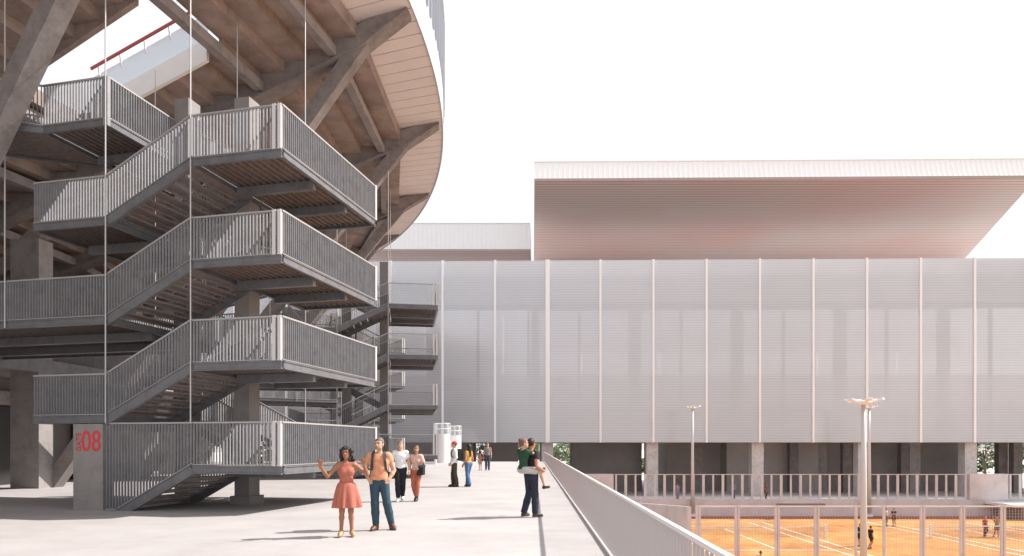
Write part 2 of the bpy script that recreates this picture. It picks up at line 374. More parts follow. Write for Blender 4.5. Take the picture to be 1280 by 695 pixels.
# rooftop volumes
M['trim'] = mat('brown_trim', (.40, .32, .30), .6, var=.06)
def roof_volume(name, label, pts, z, ribh, lean, depth_wall=0):
    # pts: near-left, near-right, far-right, far-left corners of the soffit
    t = empty(name, (pts[0][0], pts[0][1], z), 0, label, 'roof')
    P = [Vector((p[0]-pts[0][0], p[1]-pts[0][1], 0)) for p in pts]
    q = MB(); q.hexa([p+Vector((0, 0, 0)) for p in P] + [p+Vector((0, 0, .3)) for p in P]); q.build('soffit', M['slats'], t)
    q = MB(); q.beam(P[0]+Vector((0, -.05, .155)), P[1]+Vector((0, -.05, .155)), .06, .33); q.build('edge_trim', M['trim'], t)
    if depth_wall:  # added unseen wall, keeps light from behind off the soffit
        q = MB(); q.hexa([P[3]+Vector((.05, -.4, -depth_wall)), P[2]+Vector((-.05, -.4, -depth_wall)), P[2]+Vector((-.05, -.02, -depth_wall)), P[3]+Vector((.05, -.02, -depth_wall)), P[3]+Vector((.05, -.4, -.004)), P[2]+Vector((-.05, -.4, -.004)), P[2]+Vector((-.05, -.02, -.004)), P[3]+Vector((.05, -.02, -.004))]); q.build('light_blocking_wall', M['trim'], t)
    up = Vector((0, lean, ribh))
    q = MB(); q.hexa([P[0]+Vector((0, .02, .302)), P[1]+Vector((0, .02, .302)), P[2]+Vector((0, 0, .302)), P[3]+Vector((0, 0, .302)), P[0]+up+Vector((.02, .02, 0)), P[1]+up+Vector((-.02, .02, 0)), P[2]+Vector((0, 0, ribh)), P[3]+Vector((0, 0, ribh))])
    q.build('fascia', M['fasc'], t)
    q = MB(); n = int((P[1]-P[0]).length/.62)
    for i in range(n+1):
        a = P[0].lerp(P[1], i/n)+Vector((0, -.02, .06)); q.beam(a, a+up*.93, .10, .07, (1, 0, 0))
    q.build('fascia_ribs', M['fasc'], t)
    q = MB(); q.beam(P[0]+up+Vector((0, 0, .04)), P[1]+up+Vector((0, 0, .04)), .22, .08); q.build('roof_cap', M['fasc'], t)
M['fasc'] = mat('roof_fascia', (.90, .895, .90), .5, var=.02)
roof_volume('main_roof', 'big brown undersided roof slab with white ribbed edge above the hall', [(2.79, 85.0), (64.6, 84.0), (81.3, 124), (3.94, 124)], 34.6, 2.75, .9, 16)
roof_volume('small_roof', 'lower white ribbed roof with thin brown underside, between stadium rim and big roof', [(-45, 95), (2.55, 95), (2.9, 103), (-45, 103)], 28.7, 4.0, .3)

# ------------------------------------------------------------------ stadium
C0 = Vector((-52.8, 31.8, 0)); R0 = 49.3; H0 = 18.42; SLOPE = .40
def P(th, t, z): a = rad(th); r = R0-t; return Vector((C0.x+r*math.cos(a), C0.y+r*math.sin(a), z))
def E(th): a = rad(th); return Vector((math.cos(a), math.sin(a), 0))
def T(th): a = rad(th); return Vector((-math.sin(a), math.cos(a), 0))
st = empty('stadium', (C0.x, C0.y, 0), 0, 'round concrete stadium with raking beams and stepped stand undersides overhead', 'stadium')
def sb(mb, name, m, parent=None):
    off = Vector((C0.x, C0.y, 0)); mb.v = [tuple(Vector(p)-off) for p in mb.v]
    return mb.build(name, m, parent or st)
TH = [-92, -80, -67.5, -55, -43, -31, -19.5, -6.45, 4.3, 16.1, 27.2, 38.5, 50, 62]
def zs(t): return H0+.30-SLOPE*t       # underside of the tiers / top of the rakers
for i, th in enumerate(TH):
    e, tt = E(th), T(th)*.27
    q = MB()
    sec = [(.15, .30), (2.0, .85), (27, .95)]
    for (ta, ha), (tb, hb) in zip(sec, sec[1:]):
        A, B = P(th, ta, zs(ta)), P(th, tb, zs(tb))
        q.hexa([A-tt-Vector((0, 0, ha)), B-tt-Vector((0, 0, hb)), B+tt-Vector((0, 0, hb)), A+tt-Vector((0, 0, ha)), A-tt, B-tt, B+tt, A+tt])
        tw, hh = T(th)*.36, Vector((0, 0, .09))   # bottom flange plate
        A2, B2 = A-Vector((0, 0, ha+.004)), B-Vector((0, 0, hb+.004))
        q.hexa([A2-tw-hh, B2-tw-hh, B2+tw-hh, A2+tw-hh, A2-tw, B2-tw, B2+tw, A2+tw])
    rk = sb(q, 'raker_beam', M['conc'])
    q = MB(); a = P(th, 1.95, zs(1.95)-.62); c = P(th, 15.2, -.02)
    q.beam(a, c, .5, .56, e); sb(q, 'strut', M['conc'], rk)
    # column at the strut foot and its bracket beam
    q = MB(); c = P(th-1.0, 15.5, 0); q.obox(c+Vector((0, 0, 4.95)), e*.62, T(th)*.36, (0, 0, 4.95)); cl = sb(q, 'column', M['conc_l'])
    q = MB(); q.beam(P(th-1.0, 15.2, 9.6), P(th-1.0, 21.5, 6.3), .55, .6); q.beam(P(th-1.0, 15.9, 9.6), P(th-1.0, 12.4, 12.2), .5, .5); sb(q, 'bracket_beam', M['conc'], cl)
for (tha, thb) in zip(TH, TH[1:]):
    hole = tha == -19.5
    q = MB(); k = 0; t0 = 2.25
    while t0 < 26.5:
        t1 = t0+.97; z = zs(t0)-.02
        spans = [(0, 1)]
        if hole and 6.4 < t0+.5 < 11.6: spans = [(0, .40), (.735, 1)]
        for ua, ub in spans:
            def Q(u, t, zz): return P(tha, t, zz).lerp(P(thb, t, zz), u)
            zt_ = z-.388
            # tread slab then riser
            q.hexa([Q(ua, t1, z-.388), Q(ua, t0, z-.388), Q(ub, t0, z-.388), Q(ub, t1, z-.388), Q(ua, t1, z-.25), Q(ua, t0, z-.25), Q(ub, t0, z-.25), Q(ub, t1, z-.25)])
            q.hexa([Q(ua, t0, z-.388), Q(ua, t0-.14, z-.388), Q(ub, t0-.14, z-.388), Q(ub, t0, z-.388), Q(ua, t0, z+.14), Q(ua, t0-.14, z+.14), Q(ub, t0-.14, z+.14), Q(ub, t0, z+.14)])
        t0 = t1
    sb(q, 'seating_tier', M['tier'])
    for tp in (3.05, 6.0, 9.0, 12.2, 15.2, 18.2, 21.2):
        if hole and 8 < tp < 11: continue
        q = MB(); z = zs(tp)-.62; a, c = P(tha, tp, z), P(thb, tp, z); dd = (c-a).normalized()*.28
        q.beam(a+dd, c-dd, .32, .36); sb(q, 'purlin', M['conc_l'])
# vomitory walls and red handrail at the opening
tha, thb = -19.5, -6.45
def Q(u, t, zz): return P(tha, t, zz).lerp(P(thb, t, zz), u)
for nm_, u, du, dn, up_, m_ in (('opening_wall', .74, .008, .55, .22, M['white']), ('glass_parapet', .74, .003, -.225, 1.15, M['glass']), ('opening_wall', .392, .010, .62, 1.15, M['tier'])):
    q = MB()
    q.hexa([Q(u-du, 11.3, zs(11.3)-dn), Q(u+du, 11.3, zs(11.3)-dn), Q(u+du, 6.6, zs(6.6)-dn), Q(u-du, 6.6, zs(6.6)-dn),
            Q(u-du, 11.3, zs(11.3)+up_), Q(u+du, 11.3, zs(11.3)+up_), Q(u+du, 6.6, zs(6.6)+up_), Q(u-du, 6.6, zs(6.6)+up_)])
    sb(q, nm_, m_)
q = MB(); q.beam(Q(.715, 11.2, zs(11.2)+1.32), Q(.715, 6.2, zs(6.2)+1.32), .05, .10); hr = sb(q, 'handrail', M['red'])
for tt_ in (8.0, 9.0, 10.0, 10.9):
    q = MB(); q.beam(Q(.718, tt_, zs(tt_)+1.28), Q(.726, tt_, zs(tt_)+.85), .05, .05, (1, 0, 0)); sb(q, 'bracket', M['white'], hr)
# rim
a0, a1 = -95.0, 64.0; dth = math.degrees(.80/R0); zi = lambda t: H0+.02*0+.0-.10*t
q = MB(); n = int((a1-a0)/dth)
for i in range(n):
    x, y = a0+i*dth+.028, a0+(i+1)*dth-.028
    q.hexa([P(x, 2.35, H0-.42), P(x, .02, H0), P(y, .02, H0), P(y, 2.35, H0-.42), P(x, 2.35, H0-.38), P(x, .02, H0+.04), P(y, .02, H0+.04), P(y, 2.35, H0-.38)])
sb(q, 'rim_soffit', M['rim'])
q = MB(); q2 = MB(); q3 = MB(); q4 = MB()
for i in range(0, n, 1):
    x, y = a0+i*dth, a0+(i+1)*dth
    q.hexa([P(x, 2.35, H0-.37), P(x, .05, H0+.06), P(y, .05, H0+.06), P(y, 2.35, H0-.37), P(x, 2.35, H0-.1), P(x, .05, H0+.2), P(y, .05, H0+.2), P(y, 2.35, H0-.1)])
    q2.hexa([P(x, .015, H0-.04), P(x, -.05, H0-.04), P(y, -.05, H0-.04), P(y, .015, H0-.04), P(x, .015, H0+1.6), P(x, -.05, H0+1.6), P(y, -.05, H0+1.6), P(y, .015, H0+1.6)])
    q3.hexa([P(x+.02, -.01, H0+1.62), P(x+.02, -.03, H0+1.62), P(y-.02, -.03, H0+1.62), P(y-.02, -.01, H0+1.62), P(x+.02, -.01, H0+5.2), P(x+.02, -.03, H0+5.2), P(y-.02, -.03, H0+5.2), P(y-.02, -.01, H0+5.2)])
    q4.hexa([P(x, -.05, H0+5.2), P(x, -.14, H0+5.2), P(y, -.14, H0+5.2), P(y, -.05, H0+5.2), P(x, -.05, H0+5.35), P(x, -.14, H0+5.35), P(y, -.14, H0+5.35), P(y, -.05, H0+5.35)])
    q4.beam(P(x, -.08, H0+1.60), P(x, -.08, H0+5.2), .04, .11, E(x))
sb(q, 'rim_backing', M['rimdark']); sb(q2, 'rim_fascia', mat('rim_fascia_metal', (.46, .46, .48), .5, var=.05)); sb(q3, 'rim_glazing', M['glass']); sb(q4, 'glazing_frame', mat('glazing_fins', (.40, .42, .46), .4))
# top of the stand, closing the bowl above the tiers
# concourse ring
def ring(name, ra, rb, z0, z1, m, x0=-93, x1=75, step=1.5):
    q = MB(); x = x0
    while x < x1-1e-6:
        y = min(x+step, x1)
        q.hexa([P(x, R0-ra, z0), P(x, R0-rb, z0), P(y, R0-rb, z0), P(y, R0-ra, z0), P(x, R0-ra, z1), P(x, R0-rb, z1), P(y, R0-rb, z1), P(y, R0-ra, z1)]); x = y
    return sb(q, name, m)
ring('concourse_slab', 27, 34.3, 4.66, 5.06, M['conc'])
ring('concourse_wall', 27.0, 27.4, 5.07, 8.0, M['dark2'])
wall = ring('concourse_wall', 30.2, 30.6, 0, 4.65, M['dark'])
ring('edge_beam', 34.304, 34.5, 4.60, 5.12, M['steel'])
q = MB(); x = -93
while x < 75:
    p = P(x, R0-34.4, 5.62); q.obox(p, E(x)*.03, T(x)*.006, (0, 0, .5)); x += .14
gr = sb(q, 'guard_rail', M['fin'])
q = MB(); x = -93
while x < 75:
    q.beam(P(x, R0-34.4, 6.13), P(x+1.5, R0-34.4, 6.13), .05, .05); x += 1.5
sb(q, 'handrail', M['handrail'], gr)
for th in (-17, -12.5, -2, 8, 20):
    q = MB(); p = P(th, R0-30.75, 0); q.obox(p+Vector((0, 0, 1.7)), E(th)*.12, T(th)*1.6, (0, 0, 1.7)); dr = sb(q, 'door', M['door'])
    q = MB(); q.obox(p+E(th)*.13+Vector((0, 0, 1.7)), E(th)*.02, T(th)*.06, (0, 0, 1.69)); sb(q, 'frame', M['steel'], dr)
    q = MB(); q.obox(p+Vector((0, 0, 3.75)), E(th)*.25, T(th)*2.2, (0, 0, .3)); sb(q, 'door_header', M['conc'], dr)

# ------------------------------------------------------------------ exterior staircases
LW, RUN, LL, DP, FW = 2.53, 2.56, 2.37, 5.43, 2.42
ZR = [1.19, 3.79, 6.39, 8.99]; ZL = [2.49, 5.09, 7.69, 10.29]; RH = 1.09
def rail(parent, p, q_, z0, z1, top=None, post=True, name='railing'):
    """fin railing from p to q_ (x,y), floor heights z0 -> z1; top: constant top height"""
    p, q_ = Vector((*p, 0)), Vector((*q_, 0)); d = q_-p; L = d.length; d.normalize(); nn = Vector((-d.y, d.x, 0))
    q = MB(); n = max(2, int(L/.094))
    for i in range(n+1):
        u = (i+.5)/(n+1); zz = z0+(z1-z0)*u; tp = top if top else zz+RH
        c = p+d*L*u; a = zz+.015
        if tp-.03-a < .05: continue
        q.obox(c+Vector((0, 0, (a+tp-.03)/2)), d*.006, nn*.034, (0, 0, (tp-.03-a)/2))
    ob = q.build(name, M['fin'], parent)
    q = MB()
    ta, tb = (top, top) if top else (z0+RH, z1+RH)
    q.beam(p+Vector((0, 0, ta)), q_+Vector((0, 0, tb)), .055, .04)
    q.build('handrail', M['handrail'], parent)
    q = MB(); q.beam(p+Vector((0, 0, z0+.03)), q_+Vector((0, 0, z1+.03)), .05, .025); q.build('bottom_rail', M['handrail'], parent)
    return ob
def edge(q, p, q_, z0, z1, h=.2, w=.06):
    """C-channel: web and two flanges, top at z"""
    a, c = Vector((*p, z0)), Vector((*q_, z1)); up = Vector((0, 0, 1))
    q.beam(a-up*(h/2), c-up*(h/2), w*.35, h-.05)
    q.beam(a-up*.0125, c-up*.0125, w*1.15, .025); q.beam(a-up*(h-.0125), c-up*(h-.0125), w*1.6, .025)
def landing(t, x0, x1, z, y0=0, y1=DP):
    q = MB(); q.box(x0+.07, x1-.07, y0+.07, y1-.07, z-.05, z-.012)
    x = x0+.2
    while x < x1-.1: q.box(x-.015, x+.015, y0+.07, y1-.07, z-.125, z-.051); x += .2
    l = q.build('landing', M['deck'], t)
    q = MB()
    edge(q, (x0, y0), (x1, y0), z, z); edge(q, (x1, y0+.06), (x1, y1-.06), z, z); edge(q, (x1, y1), (x0, y1), z, z); edge(q, (x0, y1-.06), (x0, y0+.06), z, z)
    q.build('edge_beam', M['steel'], l)
    for yc in (1.75, 3.6):
        q = MB(); q.box(x0+.1, x1-.1, yc-.08, yc+.08, z-.36, z-.127); q.build('cross_beam', M['steel'], l)
    return l
def flight(t, xa, za, xb, zb_, y0, y1, n, rails=(1, 1), top=None):
    """treads from (xa,za) up to (xb,zb_)"""
    q = MB()
    for i in range(n-1):
        u = (i+1)/n; x = xa+(xb-xa)*(i+.5)/(n-1); z = za+(zb_-za)*u
        q.box(x-.17, x+.17, y0+.07, y1-.07, z-.045, z)
        q.box(x+(-.165 if xb > xa else .135), x+(-.135 if xb > xa else .165), y0+.08, y1-.08, z-.10, z-.046)
    f = q.build('flight', M['tread'], t)
    for k, y in enumerate((y0, y1)):
        q = MB(); e0 = Vector((xa, y, za)); e1 = Vector((xb, y, zb_)); q.beam(e0-Vector((0, 0, .10)), e1-Vector((0, 0, .10)), .05, .26)
        q.beam(e0+Vector((0, 0, .03)), e1+Vector((0, 0, .03)), .10, .022); q.beam(e0-Vector((0, 0, .235)), e1-Vector((0, 0, .235)), .10, .022)
        q.build('stringer', M['steel'], f)
        if rails[k]: rail(f, (xa, y), (xb, y), za+.03, zb_+.03, top if k == 0 else None)
    return f
def make_stair():
    t = empty('outdoor_staircase', (-5.65, 16.77, 0), -rad(13))
    xr0, xr1 = -LW, 0; xf0 = -LW-RUN; xl0 = xf0-LL
    for i, z in enumerate(ZR):
        l = landing(t, xr0, xr1, z)
        rail(l, (xr0, 0), (0, 0), z, z); rail(l, (0, 0), (0, DP), z, z); rail(l, (0, DP), (xr0, DP), z, z)
        for (x, y) in ((-.05, 0), (0, DP), (-.20, 0)):
            q = MB(); q.box(x-.045, x+.045, y-.05, y+.05, z+.004, z+RH+.024); q.build('corner_post', M['post'], l)
        if i == 3: rail(l, (xr0, 0.1), (xr0, .3), z, z)
    for i, z in enumerate(ZL):
        x0 = xl0
        if i == 1: x0 = -15.6
        if i == 3: x0 = -7.15
        l = landing(t, x0, xf0, z)
        rail(l, (x0, 0), (xf0, 0), z, z); rail(l, (xf0, DP), (x0, DP), z, z)
        if i != 1 and i != 3: rail(l, (x0, DP), (x0, 0), z, z)
        if i == 3:
            rail(l, (xf0, 0), (xf0, DP-FW), z, z)
            q = MB(); q.box(xf0-.1, xf0+.04, -.05, .05, z-.2, z+RH); q.build('corner_post', M['fin'], l)
            # link bridge to the stand
            x1 = x0-2.6; w_ = 2.4
            q = MB(); q.hexa([(x1, -1.7, z-.14), (x0, 0, z-.14), (x0, w_, z-.14), (x1, w_-1.7, z-.14), (x1, -1.7, z-.02), (x0, 0, z-.02), (x0, w_, z-.02), (x1, w_-1.7, z-.02)])
            br = q.build('link_bridge', M['deck'], t)
            for pa, pb in (((x0, 0), (x1, -1.7)), ((x0, w_), (x1, w_-1.7))):
                q = MB(); edge(q, pa, pb, z, z); q.build('edge_beam', M['steel'], br); rail(br, pa, pb, z, z)
    flight(t, xr0-2.25, 0, xr0, ZR[0], 0, FW, 7, top=ZR[0]+RH)
    for i in range(3): flight(t, xf0, ZL[i], xr0, ZR[i+1], 0, FW, 8)
    for i in range(4): flight(t, xr0, ZR[i], xf0, ZL[i], DP-FW, DP, 8)
    # fins that close the start of the first flight
    rail(t, (xr0-2.62, 0), (xr0-2.25, 0), 0, 0, ZR[0]+RH)
    for (x, y, zt_) in ((-2.81, 2.715, 11.8), (xf0+.26, 2.715, 12.0)):
        q = MB(); q.box(x-.24, x+.24, y-.26, y+.26, .24, zt_); c = q.build('column', M['stcol'], t)
        q = MB(); q.box(x-.32, x+.32, y-.36, y+.36, 0, .24); q.build('plinth', M['stcol'], c)
    for (x, y, za, zb_) in ((xr0, -.075, 2.26, 17.0), (xf0, -.075, 2.30, 16.0), (xr0, DP+.075, 2.26, 17.0), (xf0, DP+.075, 2.3, 16.0), (-8.35, -.075, 4.9, 14.8), (-8.35, DP+.075, 4.9, 14.9)):
        q = MB(); q.tube([(x, y, za), (x, y, zb_)], .018, 8); q.build('hanger_rod', M['rod'], t)
    return t
M['stcol'] = mat('stair_column_concrete', (.25, .232, .226), .75, var=.14, scale=1.5, bump=.1)
M['post'] = mat('pale_corner_post', (.62, .60, .595), .45)
stair = make_stair()
G = 'exterior staircases around the stadium'
tag(stair, 'nearest multi-level grey staircase with finned railings, rising from the plaza by the gate sign', 'staircase', G)
def revolve(o, deg):
    c = copy_tree(o); p = Vector(o.location)-C0; p.rotate(Matrix.Rotation(rad(deg), 3, 'Z')); c.location = C0+p
    c.rotation_euler = (0, 0, o.rotation_euler.z+rad(deg)); return c
s2 = revolve(stair, 22.0); s2.location.x -= .42; tag(s2, 'second staircase farther off, its landings showing against the mesh facade', 'staircase', G)
s3 = revolve(stair, 44.0); tag(s3, 'farthest staircase, mostly hidden behind the second one', 'staircase', G)

# gate sign
def text(body, size, m, parent, loc, rot, name, extr=.006, sx=1):
    cu = bpy.data.curves.new(name, 'FONT'); cu.body = body; cu.size = size; cu.extrude = extr; cu.align_x = 'CENTER'; cu.align_y = 'CENTER'
    cu.offset = .001 if size > .4 else .0
    o = bpy.data.objects.new('tmp_text', cu); COL.objects.link(o)
    bpy.context.view_layer.update()
    me = bpy.data.meshes.new_from_object(o.evaluated_get(bpy.context.evaluated_depsgraph_get()))
    bpy.data.objects.remove(o)
    r = link(name, me, m, parent, fix=False); r.location = loc; r.rotation_euler = rot; r.scale = (sx, 1, 1)
    return r
R13 = Matrix.Rotation(-rad(13), 3, 'Z')
def S2W(x, y, z=0): return Vector((-5.65, 16.77, 0)) + R13 @ Vector((x, y, z))
gs = empty('gate_sign', S2W(-6.12, 0), -rad(13), 'grey metal gate panel with a red 08 at the foot of the near staircase', 'sign')
q = MB(); q.box(0, .93, -.06, .28, 0, 2.27); q.build('panel', M['signmetal'], gs)
text('08', .78, M['redtext'], gs, (.575, -.068, 1.79), (rad(90), 0, 0), 'number', sx=.80)
text('GATE', .22, M['redtext'], gs, (.185, -.068, 1.79), (rad(90), rad(-90), 0), 'lettering', sx=.9)

# round white roof-light drums at the plaza end
def drum(x, y, r, h, hg, label):
    t = empty('white_drum', (x, y, 0), 0, label, 'drum', 'white cylinders at the plaza end')
    q = MB(); q.tube([(0, 0, 0), (0, 0, h)], r, 40, cap=False); q.build('body', M['white'], t, True)
    q = MB(); q.tube([(0, 0, h-.05), (0, 0, h)], r*.99, 40); q.build('lid', M['white'], t)
    q = MB(); q.tube([(0, 0, h+.002), (0, 0, h+hg)], r*.97, 28, cap=False); q.build('glazing', M['drumglass'], t)
    q = MB()
    for k in range(8):
        a = k*math.pi/4; q.tube([(r*math.cos(a), r*math.sin(a), h+.004), (r*math.cos(a), r*math.sin(a), h+hg)], .022, 6)
    for z in (h+hg*.5, h+hg):
        ring_ = [(r*math.cos(a_*math.pi/14), r*math.sin(a_*math.pi/14), z) for a_ in range(29)]; q.tube(ring_, .028, 6)
    q.build('railing', M['whitemetal'], t)
drum((552.5-640)/F*68, 68, .80, 2.85, 1.05, 'left white drum with a glazed railing ring, nearest the second staircase')
drum((568.5-640)/F*70, 70, .66, 2.75, .95, 'right white drum behind the visitor with the red cap')
b = MB(); b.box(-9.6, -6.9, 62, 62.5, 0, .42)
tag(b.build('low_wall', M['white']), 'low white wall on the plaza before the white drums', 'wall')

# ------------------------------------------------------------------ trees beyond the hall
def tree(x, y, h, r, label, seed):
    rnd = random.Random(seed)
    t = empty('tree', (x, y, TZ), 0, label, 'tree', 'trees beyond the hall')
    q = MB(); top = Vector((rnd.uniform(-.4, .4), rnd.uniform(-.4, .4), h*.62))
    q.tube([(0, 0, 0), (top.x*.3, top.y*.3, h*.3), top], [.28, .2, .1], 8)
    for k in range(7):
        a = rnd.uniform(0, 6.28); s = Vector((0, 0, h*rnd.uniform(.3, .55))); e = s+Vector((math.cos(a)*r*.6, math.sin(a)*r*.6, h*.2)); q.tube([s, e], [.09, .03], 6)
    q.build('trunk', M['bark'], t)
    q = MB(); cl = []
    for k in range(16):
        a = rnd.uniform(0, 6.28); rr = r*rnd.uniform(.15, .85); cl.append((Vector((math.cos(a)*rr, math.sin(a)*rr, h*rnd.uniform(.42, .95))), r*rnd.uniform(.22, .45)))
    for c, cr in cl:
        for j in range(110):
            d = Vector((rnd.gauss(0, 1), rnd.gauss(0, 1), rnd.gauss(0, .8))).normalized()*cr*rnd.random()**.4
            p = c+d; u = Vector((rnd.gauss(0, 1), rnd.gauss(0, 1), rnd.gauss(0, 1))).normalized(); v = u.orthogonal().normalized()
            s = rnd.uniform(.12, .26); q.poly([p-u*s, p+v*s*.5, p+u*s, p-v*s*.5])
    q.build('crown', M['leaf'], t)
for i, (px, y, h, r, lab) in enumerate(((600, 118, 8, 3.2, 'green tree seen through the gap behind the walking man and child'),
        (652, 125, 9, 3.6, 'green tree seen behind the head of the piggyback girl'), (700, 130, 7.5, 3.5, 'green tree seen under the hall right beside the railing end'),
        (1232, 112, 8.5, 3.8, 'dark green tree seen through the first gap under the right end of the hall'), (1262, 116, 9, 4.0, 'dark green tree between the piers under the right end of the hall'), (1292, 112, 8.5, 3.8, 'dark green tree at the frame edge under the right end of the hall'))):
    tree((px-640)/F*y, y, h, r, lab, 11+i)

rnd = random.Random(5); q = MB()
for k in range(9000):
    x = rnd.uniform(-120, 190); ht = 4.2+2.2*math.sin(x*.21)+1.5*math.sin(x*.53+1); z = ht*rnd.random()**.8
    c = Vector((x, 150+rnd.uniform(-2.5, 2.5), TZ+.02+z)); u = Vector((rnd.gauss(0, 1), rnd.gauss(0, 1), rnd.gauss(0, 1))).normalized(); v = u.orthogonal().normalized(); sz = rnd.uniform(.35, .8)
    q.poly([c-u*sz, c+v*sz*.6, c+u*sz, c-v*sz*.6])
tag(q.build('distant_shrubs', M['leaf']), 'band of green shrubs far beyond the hall', 'shrubs', kind='stuff')

# ------------------------------------------------------------------ people: one blended distance field per body, clothes as offset shells
class Field:
    def __init__(s, lo, hi, vox):
        s.vox = vox; s.lo = np.array(lo, float); n = np.ceil((np.array(hi)-s.lo)/vox).astype(int)+1
        s.n = n; s.d = np.full(n, 1.0, np.float32)
        s.ax = [s.lo[i]+vox*np.arange(n[i]) for i in range(3)]
    def sub(s, lo, hi):
        a = np.clip(np.floor((np.array(lo)-s.lo)/s.vox).astype(int), 0, s.n-1); b = np.clip(np.ceil((np.array(hi)-s.lo)/s.vox).astype(int)+1, 1, s.n)
        sl = tuple(slice(a[i], max(b[i], a[i]+1)) for i in range(3))
        return sl, np.meshgrid(*[s.ax[i][sl[i]] for i in range(3)], indexing='ij', sparse=True)
    def add(s, pr, off=0.0, k=.03):
        lo, hi = pr.bounds(); m = off+k+.03
        sl, g = s.sub(lo-m, hi+m)
        d = pr.dist(*g)-off
        for (pt, nn) in pr.cuts: d = np.maximum(d, (g[0]-pt[0])*nn[0]+(g[1]-pt[1])*nn[1]+(g[2]-pt[2])*nn[2])
        k = min(k, pr.k); c = s.d[sl]
        h = np.maximum(k-np.abs(c-d), 0)/k
        s.d[sl] = np.minimum(c, d)-h*h*k*.25
    def cut(s, fn):
        g = np.meshgrid(*s.ax, indexing='ij', sparse=True); s.d = np.maximum(s.d, fn(*g)).astype(np.float32)
    def mesh(s):
        d = np.pad(s.d, 1, constant_values=1.0); ins = d < 0
        n = np.array(d.shape)
        corners = [(i, j, k) for i in (0, 1) for j in (0, 1) for k in (0, 1)]
        def sh(a, c): return a[c[0]:n[0]-1+c[0], c[1]:n[1]-1+c[1], c[2]:n[2]-1+c[2]]
        cnt = sum(sh(ins, c).astype(np.int8) for c in corners); act = (cnt > 0) & (cnt < 8)
        idx = np.full(act.shape, -1, np.int64); cells = np.argwhere(act); idx[act] = np.arange(len(cells))
        if not len(cells): return [], []
        acc = np.zeros((len(cells), 3)); num = np.zeros(len(cells))
        val = {c: d[cells[:, 0]+c[0], cells[:, 1]+c[1], cells[:, 2]+c[2]] for c in corners}
        for c in corners:
            for a in range(3):
                if c[a]: continue
                e = list(c); e[a] = 1; e = tuple(e); v0, v1 = val[c], val[e]; x = (v0 < 0) != (v1 < 0)
                u = v0/np.where(x, v0-v1, 1); p = np.tile(np.array(c, float), (len(cells), 1)); p[:, a] += u
                acc[x] += p[x]; num[x] += 1
        V = (cells+acc/num[:, None]-1)*s.vox+s.lo
        Fc = []
        for a in range(3):
            b, c = (a+1) % 3, (a+2) % 3
            sl0 = [slice(None)]*3; sl1 = [slice(None)]*3; sl0[a] = slice(0, n[a]-1); sl1[a] = slice(1, n[a])
            x = ins[tuple(sl0)] != ins[tuple(sl1)]
            E_ = np.argwhere(x); E_ = E_[(E_[:, b] > 0) & (E_[:, c] > 0) & (E_[:, b] < n[b]-1) & (E_[:, c] < n[c]-1)]
            if not len(E_): continue
            fl = ins[tuple(sl0)][E_[:, 0], E_[:, 1], E_[:, 2]]
            def I(db, dc):
                q = E_.copy(); q[:, b] += db; q[:, c] += dc; return idx[q[:, 0], q[:, 1], q[:, 2]]
            Q_ = np.stack([I(-1, -1), I(0, -1), I(0, 0), I(-1, 0)], 1)
            Q_[~fl] = Q_[~fl][:, ::-1]; Fc.append(Q_)
        return V, np.concatenate(Fc)

class Cap:   # tapered capsule, flattened front-to-back by fy
    def __init__(s, a, b, ra, rb=None, fy=1.0, k=.05, cuts=()):
        s.a, s.b = np.array(a, float), np.array(b, float); s.ra = ra; s.rb = ra if rb is None else rb; s.fy = fy; s.k = k; s.cuts = list(cuts)
    def bounds(s):
        r = max(s.ra, s.rb); return np.minimum(s.a, s.b)-r, np.maximum(s.a, s.b)+r
    def dist(s, x, y, z):
        a, ba = s.a, s.b-s.a; fy = s.fy; sc = np.array([1, fy, 1]); ba = ba*sc; L = max(1e-9, ba@ba)
        px, py, pz = x-a[0], (y-a[1])*fy, z-a[2]
        t = np.clip((px*ba[0]+py*ba[1]+pz*ba[2])/L, 0, 1)
        return (np.sqrt((px-t*ba[0])**2+(py-t*ba[1])**2+(pz-t*ba[2])**2)-(s.ra+(s.rb-s.ra)*t))/(1+(fy-1)*.5)
class Ell:
    def __init__(s, c, r, R=None, k=.03, cuts=()):
        s.c, s.r = np.array(c, float), np.array(r, float); s.R = np.eye(3) if R is None else np.array(R); s.k = k; s.cuts = list(cuts)
    def bounds(s):
        m = s.r.max(); return s.c-m, s.c+m
    def dist(s, x, y, z):
        p = (x-s.c[0], y-s.c[1], z-s.c[2]); q = [s.R[0][i]*p[0]+s.R[1][i]*p[1]+s.R[2][i]*p[2] for i in range(3)]
        k0 = np.sqrt(sum((q[i]/s.r[i])**2 for i in range(3))); k1 = np.sqrt(sum((q[i]/s.r[i]**2)**2 for i in range(3)))+1e-9
        return k0*(k0-1)/k1
class Box:
    def __init__(s, c, h, rd, R=None, k=.02, cuts=()):
        s.c, s.h, s.rd = np.array(c, float), np.array(h, float), rd; s.R = np.eye(3) if R is None else np.array(R); s.k = k; s.cuts = list(cuts)
    def bounds(s):
        m = np.linalg.norm(s.h)+s.rd; return s.c-m, s.c+m
    def dist(s, x, y, z):
        p = (x-s.c[0], y-s.c[1], z-s.c[2]); q = [np.abs(s.R[0][i]*p[0]+s.R[1][i]*p[1]+s.R[2][i]*p[2])-(s.h[i]-s.rd) for i in range(3)]
        o = np.sqrt(sum(np.maximum(v, 0)**2 for v in q)); return o+np.minimum(np.maximum(np.maximum(q[0], q[1]), q[2]), 0)-s.rd
